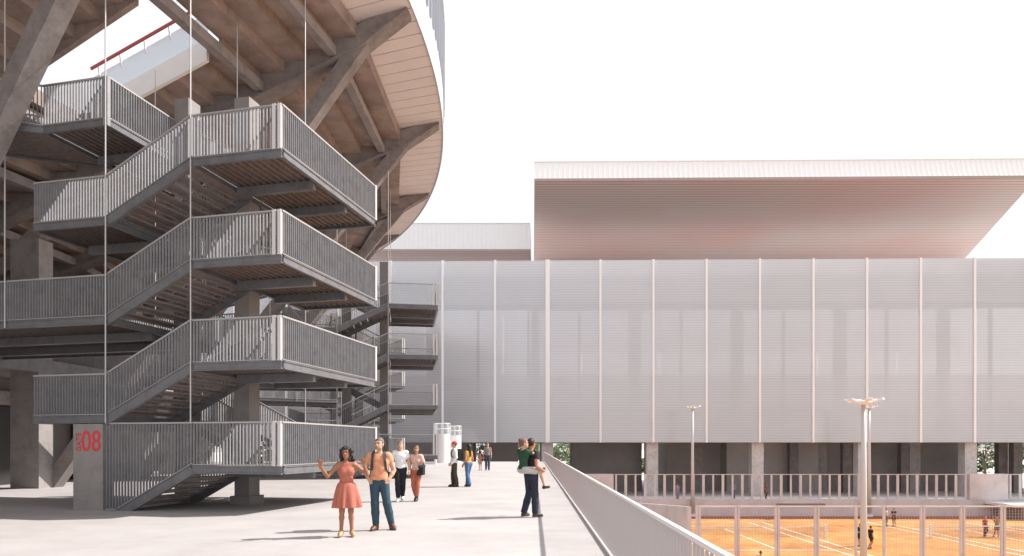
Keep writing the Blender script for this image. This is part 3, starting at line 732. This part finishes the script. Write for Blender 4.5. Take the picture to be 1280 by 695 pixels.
class Skirt:
    k = .02
    def __init__(s, z1, r1, z0, r0, fy=1.25, n=13, amp=.08, c=(0, 0)):
        s.z1, s.r1, s.z0, s.r0, s.fy, s.n, s.amp, s.c = z1, r1, z0, r0, fy, n, amp, c; s.cuts = []
    def bounds(s):
        m = max(s.r0, s.r1)*1.1; return np.array([s.c[0]-m, s.c[1]-m, s.z0]), np.array([s.c[0]+m, s.c[1]+m, s.z1])
    def dist(s, x, y, z):
        x = x-s.c[0]; y = (y-s.c[1])*s.fy; u = np.clip((s.z1-z)/(s.z1-s.z0), 0, 1)
        R = (s.r1+(s.r0-s.r1)*u**.45)*(1+s.amp*u*np.cos(s.n*np.arctan2(y, x)+1.5*np.sin(3*np.arctan2(y, x))))
        d = (np.sqrt(x*x+y*y)-R)*.8
        return np.maximum(np.maximum(d, z-s.z1), s.z0-z)

def A(*v): return np.array(v, float)
def unit(v): return v/max(1e-9, np.linalg.norm(v))

class Person:
    """local frame: faces -Y, left hand at +X; joints in metres for a 1.75 m body, scaled by height"""
    def __init__(s, label, h, x, y, rz, skinc, vox, pose=None, group=None, z=0.0, female=False, stout=0.0, head_yaw=0, head_tilt=0, hands=True, curl=(.5, .5), cat='person', kid=False, palm=None):
        s.sc = h/1.75; s.vox = vox/s.sc; s.z = z; s.female = female
        J = dict(neck=A(0, .015, 1.45), head=A(0, -.012, 1.645), shL=A(.175, .01, 1.415), elL=A(.225, .03, 1.13), wrL=A(.235, -.03, .885),
                 hipL=A(.085, 0, .93), knL=A(.095, -.02, .505), anL=A(.10, .02, .085))
        if female: J['shL'] = A(.155, .01, 1.41); J['elL'] = A(.20, .03, 1.13); J['hipL'] = A(.088, 0, .93)
        for k in list(J):
            if k.endswith('L'): J[k[:-1]+'R'] = J[k]*A(-1, 1, 1)
        J['toeL'] = None; J['toeR'] = None
        J.update({k: (A(*v) if v is not None else None) for k, v in (pose or {}).items()})
        for e in 'LR':
            if J['toe'+e] is None: J['toe'+e] = J['an'+e]+A(.03 if e == 'L' else -.03, -.165, -.055)
        s.J = J; st_ = stout
        B = {}
        fem = female
        B['pelvis'] = [Cap((-.065, .005, .945), (.065, .005, .945), .108 if not fem else .112, fy=1.12)]
        B['torso'] = [Cap((0, -.0-st_*.35, 1.02), (0, -st_*.2, 1.16), (.125 if not fem else .108)+st_, (.122 if not fem else .106)+st_, fy=1.28), Cap((0, 0, 1.14), (0, .005, 1.31), .128 if not fem else .11, .135 if not fem else .118, fy=1.25),
                      Cap((-.075, 0, 1.30), (.075, 0, 1.30), .108 if not fem else .094, fy=1.12), Cap(J['shR']*A(.85, 1, 1)+A(0, 0, .005), J['shL']*A(.85, 1, 1)+A(0, 0, .005), .058, .058, fy=1.0), Cap((-.06, .015, 1.42), (.06, .015, 1.42), .06, k=.06)]
        if fem: B['torso'] += [Ell((.055, -.068, 1.27), (.055, .048, .06), k=.05), Ell((-.055, -.068, 1.27), (.055, .048, .06), k=.05)]
        B['neck'] = [Cap(J['neck'], J['head']+A(0, .01, -.08), .056 if not fem else .048, .052 if not fem else .044, k=.03)]
        yw = rad(head_yaw); tl = rad(head_tilt); Rz = np.array([[math.cos(yw), -math.sin(yw), 0], [math.sin(yw), math.cos(yw), 0], [0, 0, 1]])
        Ry = np.array([[math.cos(tl), 0, math.sin(tl)], [0, 1, 0], [-math.sin(tl), 0, math.cos(tl)]]); R = Rz@Ry; s.HR = R; Hc = J['head']; s.Hc = Hc
        hs = 1.18 if kid else 1.0
        def hp(*v): return Hc+R@(A(*v)*hs)
        s.hp = hp; s.hs = hs
        B['head'] = [Ell(hp(0, .012, .02), A(.076, .094, .098)*hs, R), Ell(hp(0, -.035, -.045), A(.058, .062, .070)*hs, R, k=.04), Cap(hp(0, -.098, .012), hp(0, -.114, -.022), .010*hs, .015*hs, k=.015),
                     Ell(hp(.077, .012, -.008), A(.012, .024, .034)*hs, R, k=.01), Ell(hp(-.077, .012, -.008), A(.012, .024, .034)*hs, R, k=.01), Ell(hp(0, -.092, -.062), A(.026, .012, .009)*hs, R, k=.008), Ell(hp(0, -.082, -.098), A(.022, .016, .016)*hs, R, k=.02),
                     Cap(hp(-.045, -.082, .040), hp(.045, -.082, .040), .013*hs, k=.02)]
        fx = .88 if fem else 1.0
        for e in 'LR':
            sh, el, wr, hip, kn, an, toe = [J[q+e] for q in ('sh', 'el', 'wr', 'hip', 'kn', 'an', 'toe')]
            B['armU'+e] = [Cap(sh, el, .056*fx, .041*fx, k=.04), Ell(sh*.75+el*.25, A(.052, .054, .06)*fx, k=.05)]
            B['armF'+e] = [Cap(el, el*.6+wr*.4, .041*fx, .043*fx, k=.02), Cap(el*.6+wr*.4, wr, .042*fx, .027*fx, k=.02)]
            B['thigh'+e] = [Cap(hip, kn, .092 if not fem else .094, .057 if not fem else .053, k=.03)]
            cm = kn*.68+an*.32+A(0, .018, 0)
            B['calf'+e] = [Cap(kn, cm, .056*fx, .054*fx, k=.03), Cap(cm, an, .054*fx, .036*fx, k=.03)]
            heel = an+unit((an-toe)*A(1, 1, 0)+1e-6)*.03+A(0, 0, -.045)
            ball = an*.35+toe*.65+A(0, 0, -.004)
            B['foot'+e] = [Cap(an, an+A(0, 0, -.03), .036, .034, k=.02), Cap(heel, ball, .034, .036, k=.03), Cap(ball, toe, .038, .026, k=.02), Cap(an, ball, .034, .03, k=.03)]
            # hand
            d = unit(wr-el); nrm_ = None
            if palm and e in palm: d = unit(A(*palm[e][0])); nrm_ = A(*palm[e][1])
            if nrm_ is None: nrm_ = A(-1, 0, 0) if e == 'L' else A(1, 0, 0)
            nrm_ = unit(nrm_-d*(nrm_@d)); sd = np.cross(d, nrm_)
            if not (palm and e in palm):
                if sd[1] > 0: sd = -sd          # thumb side forward
            elif len(palm[e]) > 2: sd = sd*palm[e][2]
            pc = wr+d*.05; hb = []
            for q in (-1, -.33, .33, 1): hb.append(Cap(wr+sd*q*.016, wr+d*.085+sd*q*.030, .016, .013, k=.02))
            ln = (.062, .078, .084, .074); cu = curl[0 if e == 'L' else 1]
            for q, l_ in zip((-1, -.36, .3, .95), ln):
                p0 = wr+d*.085+sd*q*.031; a1 = cu*.8; p1 = p0+(d*math.cos(a1)+nrm_*math.sin(a1)+sd*q*.06)*l_*.5; a2 = cu*1.7; p2 = p1+(d*math.cos(a2)+nrm_*math.sin(a2)+sd*q*.05)*l_*.5
                hb += [Cap(p0, p1, .0105, .0095, k=.008), Cap(p1, p2, .0095, .0080, k=.008)]
            p0 = wr+d*.025+sd*.026; p1 = p0+unit(d*.75+sd*.75+nrm_*.3)*.042; p2 = p1+unit(d*.95+sd*.35+nrm_*.25)*.034
            hb += [Cap(p0, p1, .0145, .012, k=.012), Cap(p1, p2, .0115, .009, k=.01)]
            B['hand'+e] = hb; s.__dict__['handc'+e] = pc
        s.B = B
        s.root = empty('person', (x, y, z), rz, label, cat, group); s.root.scale = (s.sc,)*3
        s.curl = curl
        prs = sum(B.values(), []); s.body = s.make('body', prs, 0, skinc)
        s.face()
    def make(s, name, prs, off, m, cuts=(), k=.04, parent=None, vox=None):
        lo = np.min([p.bounds()[0] for p in prs], 0)-off-.03; hi = np.max([p.bounds()[1] for p in prs], 0)+off+.03
        f = Field(lo, hi, vox or s.vox)
        for p in prs: f.add(p, off, k)
        for c in cuts: f.cut(c)
        V, Fc = f.mesh()
        me = bpy.data.meshes.new(name)
        if len(V): me.from_pydata(V.tolist(), [], Fc.tolist()); me.update()
        return link(name, me, m, parent or s.root, True, fix=False)
    def parts(s, *names): return [p for n in names for p in s.B[n]]
    def face(s):
        hp, hs = s.hp, s.hs
        if s.vox*s.sc > .0125: return
        for e in (-1, 1):
            q = MB(); c = hp(e*.033, -.088, .012); u = s.HR@A(1, 0, 0)*.014*hs; v = s.HR@A(0, 0, 1)*.0065*hs; n_ = s.HR@A(0, -1, 0)*.006*hs
            ring_ = [c+u*math.cos(t)+v*math.sin(t) for t in np.linspace(0, 2*math.pi, 12, endpoint=False)]
            q.v = [tuple(p) for p in ring_]+[tuple(c+n_)]; q.f = [(i, (i+1) % 12, 12) for i in range(12)]; q.build('eye', M['eye'], s.root, True)
            q = MB(); q.tube([hp(e*.052, -.082, .036), hp(e*.034, -.094, .041), hp(e*.016, -.096, .036)], [.003, .005, .004], 6); q.build('eyebrow', M['brow'], s.root)
        q = MB(); q.tube([hp(-.022, -.1, -.06), hp(0, -.106, -.063), hp(.022, -.1, -.06)], [.002, .0055, .002], 6); q.build('mouth', M['lip'], s.root)
    def hair(s, m, style='short'):
        hp, R, hs = s.hp, s.HR, s.hs
        prs = [Ell(hp(0, .018, .030), A(.086, .100, .102)*hs, R)]
        if style == 'long':
            sx = s.sc
            prs += [Cap(hp(0, .075, .0), hp(0, .085, -.19), .075*hs, .055*hs, k=.05), Cap(hp(.066, .03, .02), hp(.078, .03, -.20), .038*hs, .034*hs, k=.04), Cap(hp(-.066, .03, .02), hp(-.078, .03, -.17), .038*hs, .032*hs, k=.04)]
        if style == 'curly':
            rn = random.Random(3); prs[0] = Ell(hp(0, .022, .036), A(.098, .106, .104)*hs, R)
            for k in range(22):
                a = rn.uniform(0, 6.28); rr = .075*rn.random()**.5; prs.append(Ell(hp(rr*math.cos(a), .01+rr*math.sin(a), .125-rr*.35), A(.03, .03, .026), R, k=.012))
            for k in range(46):
                a = rn.uniform(-.35, math.pi+.35); zz = rn.uniform(-.20, .055); rr = .092+.02*rn.random()+(.012 if zz < -.05 else 0)
                prs.append(Ell(hp(rr*math.cos(a), .02+rr*.95*math.sin(a), zz), A(.034, .034, .04)*rn.uniform(.8, 1.25), R, k=.012))
            prs += [Cap(hp(0, .05, .0), hp(0, .06, -.16), .08, .075, k=.03)]
        if style == 'verylong':
            prs += [Cap(hp(0, .075, .0), hp(0, .11, -.36), .08*hs, .06*hs, k=.05), Cap(hp(.066, .03, .02), hp(.07, .06, -.30), .036*hs, .03*hs), Cap(hp(-.066, .03, .02), hp(-.07, .06, -.30), .036*hs, .03*hs)]
        if style == 'bun': prs += [Ell(hp(0, .09, .075), A(.045, .045, .045)*hs, R), Ell(hp(0, .08, -.01), A(.06, .05, .06)*hs, R)]
        if style == 'bob': prs += [Cap(hp(.062, .03, .02), hp(.068, .03, -.075), .036*hs, .03*hs), Cap(hp(-.062, .03, .02), hp(-.068, .03, -.075), .036*hs, .03*hs), Cap(hp(0, .06, 0), hp(0, .07, -.08), .07*hs, .05*hs)]
        c0 = s.Hc
        def cutface(x, y, z):   # keep the face clear
            px, py, pz = x-c0[0], y-c0[1], z-c0[2]
            q = [R[0][i]*px+R[1][i]*py+R[2][i]*pz for i in range(3)]
            q = [v/hs for v in q]
            lim = -.02 if style == 'short' else -.03
            face_ = np.maximum(np.maximum(q[1]-lim, q[2]-.062-.5*np.maximum(-q[1]-.06, 0)), np.abs(q[0])-(.2 if style == 'short' else .066))
            low = -(q[2]+(.02 if style == 'short' else 9))-np.maximum(q[1]-.02, 0)*.9
            return np.maximum(-face_, low)
        return s.make('hair', prs, 0, m, [cutface], vox=min(s.vox, .008/s.sc) if s.vox*s.sc < .012 else s.vox)
    def top(s, m, off=.014, sleeve=.5, zlo=.93, zneck=1.455, name='shirt', long=False):
        prs = s.parts('torso', 'pelvis')
        for e in 'LR':
            sh, el, wr = s.J['sh'+e], s.J['el'+e], s.J['wr'+e]
            if long:
                d = unit(wr-el); prs += s.parts('armU'+e); prs += [Cap(el, el*.6+wr*.4, .043, .044, k=.02), Cap(el*.6+wr*.4, wr*.97+el*.03, .043, .032, k=.02)]
            elif sleeve > 0:
                d = unit(el-sh); p = sh+(el-sh)*sleeve
                prs += [Cap(sh, sh+(el-sh)*(sleeve+.15), .055, .052, k=.04, cuts=[(p, d)])]
        return s.make(name, prs, off, m, [lambda x, y, z: zlo-z, lambda x, y, z: z-(zneck-.25*np.maximum(-y-.02, 0)+2.0*np.maximum(np.abs(x)-.075, 0))])
    def trousers(s, m, off=.015, hem=.09, flare=0.0, name='trousers', ztop=1.0):
        prs = s.parts('pelvis')+[Cap((0, 0, .95), (0, 0, 1.02), .118 if not s.female else .106, fy=1.25)]
        for e in 'LR':
            kn, an = s.J['kn'+e], s.J['an'+e]; d = unit(an-kn); p = an-d*(hem-.085); prs += s.parts('thigh'+e)
            prs += [Cap(kn, kn*.6+an*.4, .064, .061+flare*.3, k=.03), Cap(kn*.6+an*.4, an+d*.03, .061+flare*.3, .043+flare, k=.03, cuts=[(p, d)])]
        return s.make(name, prs, off, m, [lambda x, y, z: z-ztop], k=.025)
    def shorts(s, m, frac=.7, off=.018):
        prs = s.parts('pelvis')
        for e in 'LR':
            hip, kn = s.J['hip'+e], s.J['kn'+e]; d = unit(kn-hip); prs += [Cap(hip, hip+(kn-hip)*(frac+.2), .095, .075, k=.03, cuts=[(hip+(kn-hip)*frac, d)])]
        return s.make('shorts', prs, off, m, [lambda x, y, z: z-1.01])
    def shoes(s, m, off=.009, high=.0, sole=None):
        for e in 'LR':
            an = s.J['an'+e]; prs = s.parts('foot'+e)
            if high: prs = prs+[Cap(an, an+unit(s.J['kn'+e]-an)*high, .040, .044, k=.03)]
            o = s.make('shoe', prs, off, m, [lambda x, y, z, c=an[2]+.01+high: z-c])
            if sole:
                b_ = s.J['toe'+e]; zmin = min(v.co.z for v in o.data.vertices)
                s.make('sole', s.parts('foot'+e), off+.004, sole, [lambda x, y, z, c=zmin+.022: z-c], parent=o)
    def belt(s, m): return s.make('belt', s.parts('pelvis')+[Cap((0, 0, .95), (0, 0, 1.02), .118, fy=1.25)], .018, m, [lambda x, y, z: np.abs(z-.985)-.02])

M['eye'] = mat('eye_dark', (.03, .02, .018), .2); M['brow'] = mat('eyebrow_dark', (.05, .035, .03), .8); M['lip'] = mat('lip', (.36, .12, .10), .5)
SK = skin('light_skin', (.58, .34, .24)); SKT = skin('tan_skin', (.44, .225, .135)); SKB = skin('brown_skin', (.33, .15, .085))
H_BLK = mat('black_hair', (.018, .014, .013), .45, var=.4, scale=25, bump=.5); H_BRN = mat('brown_hair', (.09, .05, .032), .5, var=.4, scale=25, bump=.5)
H_GRY = mat('grey_hair', (.16, .14, .13), .6, var=.4, scale=25, bump=.5); H_RED = mat('auburn_hair', (.19, .085, .05), .5, var=.3, scale=25, bump=.5); H_FAIR = mat('fair_hair', (.22, .14, .08), .5, var=.3, scale=25, bump=.5)
def px2x(px, y): return (px-640)/F*y

def backpack(label, p, zc, m, straps=True, size=(.15, .085, .23), m2=None):
    """worn by person p, on the back"""
    t = empty('backpack', p.root.location, p.root.rotation_euler.z, label, 'backpack'); t.scale = p.root.scale
    c = A(0, .125+size[1], zc)
    hold = Person.__new__(Person); hold.root = t; hold.vox = .009/p.sc; hold.sc = p.sc
    bag = hold.make('bag', [Box(c, size, .06), Box(c+A(0, size[1]*.8, -.06), A(size[0]*.75, .05, size[2]*.5), .04)], 0, m)
    if straps:
        for e in (-1, 1):
            q = MB(); x = e*.105
            pts = [(x*.7, .13, zc+.20), (x*.95, .085, 1.485), (x, .0, 1.500), (x*1.05, -.088, 1.445), (x*1.12, -.138, 1.33), (x*1.25, -.125, 1.20), (x*1.45, -.02, 1.08), (x*1.2, .13, zc-.19)]
            pts = [Vector(v) for v in pts]; fine = []
            for i in range(len(pts)-1):
                for u in (0, .5): fine.append(pts[i].lerp(pts[i+1], u))
            fine.append(pts[-1])
            for a_, b_ in zip(fine, fine[1:]):
                mid = (a_+b_)/2; out = Vector((mid.x*.3, mid.y, (mid.z-1.3)*.9)); q.beam(a_, b_+(b_-a_)*.12, .048, .016, out.normalized())
            q.build('strap', m2 or m, t)
    return t

# 1 woman in the coral dress
y = 12.75
p = Person('woman in a coral pink pleated dress waving with both hands raised', 1.66, px2x(433, y), y, rad(14), SKB, .0075, dict(
    elR=(-.36, -.06, 1.19), wrR=(-.47, -.20, 1.36), elL=(.40, .0, 1.22), wrL=(.33, -.13, 1.43), knL=(.085, -.03, .50), knR=(-.085, -.02, .505), anR=(-.10, .0, .10), anL=(.105, .0, .10)), female=True,
    head_yaw=-18, head_tilt=-4, curl=(.55, .12), palm={'R': ((-.12, -.1, 1), (0, -1, 0), -1), 'L': ((-.35, -.25, .9), (-.3, -1, 0), 1)})
p.hair(H_BLK, 'curly')
M['dress'] = cloth('coral_dress', (.46, .155, .11), var=.14, scale=22)
p.make('dress', [q for q in p.parts('torso')]+[Skirt(1.07, .116, .575, .268, n=11, amp=.11)], .011, M['dress'], [lambda x, y, z: .575-z, lambda x, y, z: z-1.47-.0*x, lambda x, y, z: np.abs(x)-np.where(z > 1.30, .140-.62*(z-1.30), .6)])
p.make('waistband', p.parts('torso'), .018, mat('dress_waistband', (.38, .12, .085), .8), [lambda x, y, z: np.abs(z-1.075)-.022])
p.shoes(mat('tan_sandals', (.50, .30, .17), .5), .006)

# 2 man in the orange T-shirt
y = 13.75
p = Person('bearded man in an orange T-shirt and blue jeans with hands in his pockets', 1.84, px2x(474, y), y, rad(6), SK, .0075, dict(
    elL=(.275, .06, 1.14), wrL=(.185, -.055, .965), elR=(-.275, .06, 1.14), wrR=(-.185, -.055, .965), hipL=(.085, 0, .93), knL=(.15, -.04, .51), anL=(.235, .05, .085), knR=(-.075, -.06, .51), anR=(-.06, -.02, .085), toeL=(.30, -.10, .03), toeR=(-.12, -.18, .03)), stout=.022,
    head_yaw=-20, curl=(.5, .5), palm={'L': ((-.5, -.25, -.8), (-.6, .6, 0), -1), 'R': ((.5, -.25, -.8), (.6, .6, 0), 1)})
p.hair(H_GRY, 'short')
hp = p.hp
p.make('beard', [Ell(hp(0, -.038, -.062), A(.062, .066, .062), p.HR)], .002, mat('short_beard', (.40, .25, .18), .7, var=.3, scale=40), [lambda x, y, z, c=p.Hc: z-(c[2]-.048), lambda x, y, z: 1.53-z])
p.top(cloth('orange_tee', (.72, .33, .195)), sleeve=.42, zlo=.965, off=.015)
p.trousers(cloth('teal_jeans', (.045, .085, .115), scale=8), hem=.11)
p.belt(mat('dark_belt', (.03, .025, .022), .5))
p.shoes(mat('brown_shoes', (.13, .06, .035), .5), high=.05, sole=mat('shoe_sole', (.06, .045, .035), .7))
backpack('dark grey backpack with black straps worn by the man in the orange T-shirt', p, 1.20, mat('backpack_grey', (.05, .052, .055), .8, var=.3, scale=10))

# 3 man in the white T-shirt
y = 20.8
p = Person('man in a plain white T-shirt and black trousers walking toward the camera', 1.83, px2x(500.5, y), y, rad(8), SK, .009, dict(
    elL=(.25, .05, 1.13), wrL=(.26, -.09, .90), elR=(-.25, .03, 1.13), wrR=(-.225, -.10, .92), knR=(-.075, -.13, .52), anR=(-.06, -.10, .09), knL=(.075, -.05, .52), anL=(.055, .24, .13), toeL=(.06, .10, .05)), head_yaw=-8)
p.hair(H_FAIR, 'short'); p.top(cloth('white_tee', (.78, .76, .76), var=.06), sleeve=.5, zlo=.95); p.trousers(cloth('black_trousers', (.022, .022, .027)), hem=.12)
p.shoes(mat('white_trainers', (.72, .70, .68), .6))
# 4 woman with the jacket
y = 20.9
p = Person('woman in a pale pink top and rust trousers carrying a dark jacket on her arm', 1.69, px2x(520.5, y), y, rad(-12), SKT, .009, dict(
    elL=(.25, .04, 1.14), wrL=(.17, -.20, 1.06), elR=(-.225, .05, 1.13), wrR=(-.235, -.02, .89), knR=(-.07, -.07, .51), anR=(-.03, .10, .11), toeR=(-.03, -.06, .04), knL=(.07, -.10, .51), anL=(.02, -.05, .085)), female=True, head_yaw=12)
p.hair(H_RED, 'bun'); p.top(cloth('pink_blouse', (.68, .44, .37), var=.1), sleeve=.7, zlo=.98); p.trousers(cloth('rust_trousers', (.44, .14, .085)), hem=.16); p.shoes(mat('black_boots', (.025, .022, .022), .5), high=.09)
t = empty('jacket', p.root.location, p.root.rotation_euler.z, 'dark folded jacket hanging over the forearm of the woman in rust trousers', 'jacket'); t.scale = p.root.scale
hold = Person.__new__(Person); hold.root = t; hold.vox = .01; hold.sc = 1
hold.make('body', [Box((.215, -.10, .98), (.085, .12, .15), .05), Cap((.235, .02, 1.12), (.17, -.22, 1.08), .06, .055), Cap((.16, -.18, 1.0), (.12, -.20, .86), .055, .045)], 0, cloth('dark_jacket', (.025, .025, .028), scale=10))
# 5 visitor with the red cap
y = 28.2
p = Person('visitor in a red cap and white jacket standing sideways in dark trousers', 1.86, px2x(568, y), y, rad(-82), SK, .011, dict(
    elR=(-.23, .05, 1.14), wrR=(-.21, -.12, .92), elL=(.23, .05, 1.14), wrL=(.21, -.12, .92), knR=(-.08, -.06, .51), anR=(-.09, -.04, .085), knL=(.08, .02, .50), anL=(.09, .10, .085)))
p.hair(H_BRN, 'short'); p.top(cloth('white_jacket', (.78, .76, .75), var=.08), long=True, zlo=.86, off=.022); p.trousers(cloth('olive_trousers', (.075, .062, .045)), hem=.09, flare=.015); p.shoes(mat('black_shoes', (.03, .026, .024), .5))
capm = cloth('red_cap_cloth', (.58, .05, .07), var=.12)
p.make('cap', [Ell(p.hp(0, .012, .035), A(.094, .108, .095), p.HR), Ell(p.hp(0, .115, .025), A(.07, .085, .012), p.HR)], 0, capm, [lambda x, y, z, c=p.Hc: (c[2]+.018)-z])
backpack('black backpack on the back of the visitor with the red cap', p, 1.24, mat('backpack_black', (.035, .035, .038), .8, var=.3, scale=10), size=(.15, .09, .24))
# 6 woman in yellow
y = 28.2
p = Person('long-haired woman in a yellow top and flared blue jeans seen from behind', 1.76, px2x(585.5, y), y, rad(-128), SKT, .011, dict(
    elR=(-.21, .06, 1.13), wrR=(-.20, -.08, .90), elL=(.21, .04, 1.13), wrL=(.20, -.10, .91), knR=(-.09, -.10, .51), anR=(-.10, -.13, .085), knL=(.09, .02, .50), anL=(.10, .14, .10)), female=True)
p.hair(H_BLK, 'verylong'); p.top(cloth('yellow_top', (.64, .37, .075), var=.1), sleeve=0, zlo=1.0); p.trousers(cloth('blue_jeans', (.09, .16, .30)), hem=.07, flare=.035, ztop=1.03); p.shoes(mat('dark_shoes', (.05, .04, .04), .5))
# 7 far pair holding hands
y = 47.0
p = Person('far man in a grey patterned shirt and jeans holding the child by the hand', 1.86, px2x(609.5, y), y, rad(4), SK, .012, dict(
    elR=(-.25, .02, 1.13), wrR=(-.28, -.05, .90), knL=(.08, -.08, .51), anL=(.08, .06, .09)))
p.hair(H_RED, 'short'); p.top(cloth('grey_shirt', (.30, .26, .25), var=.5, scale=20), sleeve=.5); p.trousers(cloth('far_jeans', (.06, .08, .12))); p.shoes(mat('far_shoes', (.05, .04, .04), .5))
p = Person('small child in a rust top walking beside the far man in the grey shirt', 1.14, px2x(600.3, y), y-.05, rad(0), SK, .012, dict(elL=(.30, .0, 1.20), wrL=(.46, -.05, 1.33)), kid=True, female=True)
p.hair(H_RED, 'bob'); p.top(cloth('child_top', (.42, .19, .11)), sleeve=.3, zlo=.85); p.shorts(cloth('child_shorts', (.45, .27, .20))); p.shoes(mat('child_shoes', (.12, .07, .06), .5))
# 8 piggyback pair
y = 16.3; ang = rad(128)
p = Person('man in dark jeans carrying a girl piggyback near the plaza railing', 1.86, px2x(664, y), y, ang, SKT, .0085, dict(
    elR=(-.27, .06, 1.14), wrR=(-.25, -.15, 1.03), elL=(.27, .06, 1.14), wrL=(.25, -.15, 1.03), knR=(-.10, -.03, .51), anR=(-.14, .0, .085), knL=(.09, -.01, .51), anL=(.12, .12, .085)), head_yaw=18, curl=(1.0, 1.0), palm={'R': ((.55, -.6, .1), (0, .2, 1), 1), 'L': ((-.55, -.6, .1), (0, .2, 1), -1)})
p.hair(H_BLK, 'short'); p.top(cloth('dark_tee', (.035, .03, .032)), sleeve=.45, zlo=.95); p.trousers(cloth('dark_jeans', (.033, .04, .058), scale=8), hem=.085, flare=.012); p.shoes(mat('dark_trainers', (.05, .045, .045), .5), sole=mat('pale_sole', (.5, .42, .33), .7))
back = R_ = Matrix.Rotation(ang, 3, 'Z') @ Vector((0, .235, 0))
g = Person('girl in a green T-shirt and grey shorts riding piggyback on the man in dark jeans', 1.50, p.root.location.x+back.x, p.root.location.y+back.y, ang, SK, .0085, dict(
    elL=(.22, -.20, 1.37), wrL=(.07, -.33, 1.36), elR=(-.22, -.20, 1.37), wrR=(-.07, -.33, 1.36), hipL=(.11, 0, .93), hipR=(-.11, 0, .93), knL=(.27, -.40, .86), knR=(-.27, -.40, .86), anL=(.30, -.50, .47), anR=(-.30, -.50, .47), toeL=(.31, -.66, .44), toeR=(-.31, -.66, .44)), female=True, z=.34, head_yaw=-20, kid=True, curl=(.6, .6))
g.hair(H_RED, 'bun'); g.top(cloth('green_tee', (.030, .082, .045)), sleeve=.65, zlo=.93, off=.02); g.shorts(cloth('grey_shorts', (.50, .47, .46), var=.12), frac=.72); g.shoes(mat('black_flats', (.03, .027, .027), .5))
# terrace visitors
for px, yy, lab, top_c, tr_c, rz in ((847, 76.3, 'distant visitor in a lavender shirt on the terrace, just left of the slim lone pole', (.40, .33, .50), (.30, .27, .35), 20),
        (917, 76.6, 'distant visitor in pale blue on the terrace behind the fence posts', (.22, .27, .45), (.12, .12, .18), -30),
        (957.5, 76.2, 'distant visitor in a maroon top on the terrace, between lavender fence posts', (.24, .08, .09), (.10, .06, .06), 70),
        (1257.5, 76.4, 'distant visitor in black on the terrace right of the solid wall block', (.03, .03, .03), (.05, .05, .05), -80)):
    p = Person(lab, 1.78, px2x(px, yy), yy, rad(rz), SKT, .017, dict(knL=(.08, -.08, .51), anL=(.08, .06, .09)), z=TZ)
    p.hair(H_BRN, 'short'); p.top(cloth('terrace_top', top_c), sleeve=.6); p.trousers(cloth('terrace_trousers', tr_c)); p.shoes(mat('terrace_shoes', (.05, .04, .04), .6))
# tennis players
for px, yy, lab, top_c, sh_c, rz, ps in (
        (1088.5, 50.6, 'player in a black T-shirt running out from behind the thick pole', (.025, .027, .03), (.03, .03, .03), 100, dict(knL=(.08, -.20, .53), anL=(.08, -.02, .17), toeL=(.08, -.14, .06), knR=(-.08, .04, .50), anR=(-.1, .32, .13))),
        (1075, 52.0, 'player in dark clothes half hidden left of the thick pole', (.03, .03, .033), (.04, .035, .035), -70, dict(elL=(.25, -.1, 1.15), wrL=(.2, -.32, 1.12))),
        (1117.5, 65.0, 'player in a dark grey T-shirt leaning forward at the far baseline', (.07, .055, .055), (.09, .06, .055), -60, dict(elR=(-.25, -.12, 1.14), wrR=(-.16, -.33, 1.16), elL=(.22, -.12, 1.16), wrL=(.10, -.33, 1.18))),
        (1108, 65.3, 'player in a pale cream shirt next to the fence gate post at the far baseline', (.62, .50, .42), (.10, .08, .08), 30, {}),
        (1231.5, 57.4, 'player in a red top and black trousers running on the right hand court', (.36, .05, .06), (.03, .025, .03), 15, dict(knL=(.08, -.14, .53), anL=(.07, .10, .22), toeL=(.07, -.02, .12))),
        (1246, 57.2, 'player in green shorts with one arm raised on the right hand court', (.30, .22, .13), (.05, .16, .10), -40, dict(elR=(-.26, -.05, 1.52), wrR=(-.20, -.08, 1.76), knR=(-.1, -.06, .51), anR=(-.22, .10, .1))),
        (951, 38.6, 'dark haired player on the left hand court, mostly below the frame', (.5, .45, .42), (.05, .05, .06), 160, {})):
    p = Person(lab, 1.74, px2x(px, yy), yy, rad(rz), SKT, .015, ps, z=CZ+.015)
    p.hair(H_BLK, 'short'); p.top(cloth('player_top', top_c), sleeve=.55)
    (p.trousers(cloth('player_trousers', sh_c)) if 'trousers' in lab else p.shorts(cloth('player_shorts', sh_c), frac=.75)); p.shoes(mat('player_shoes', (.10, .07, .06), .6))
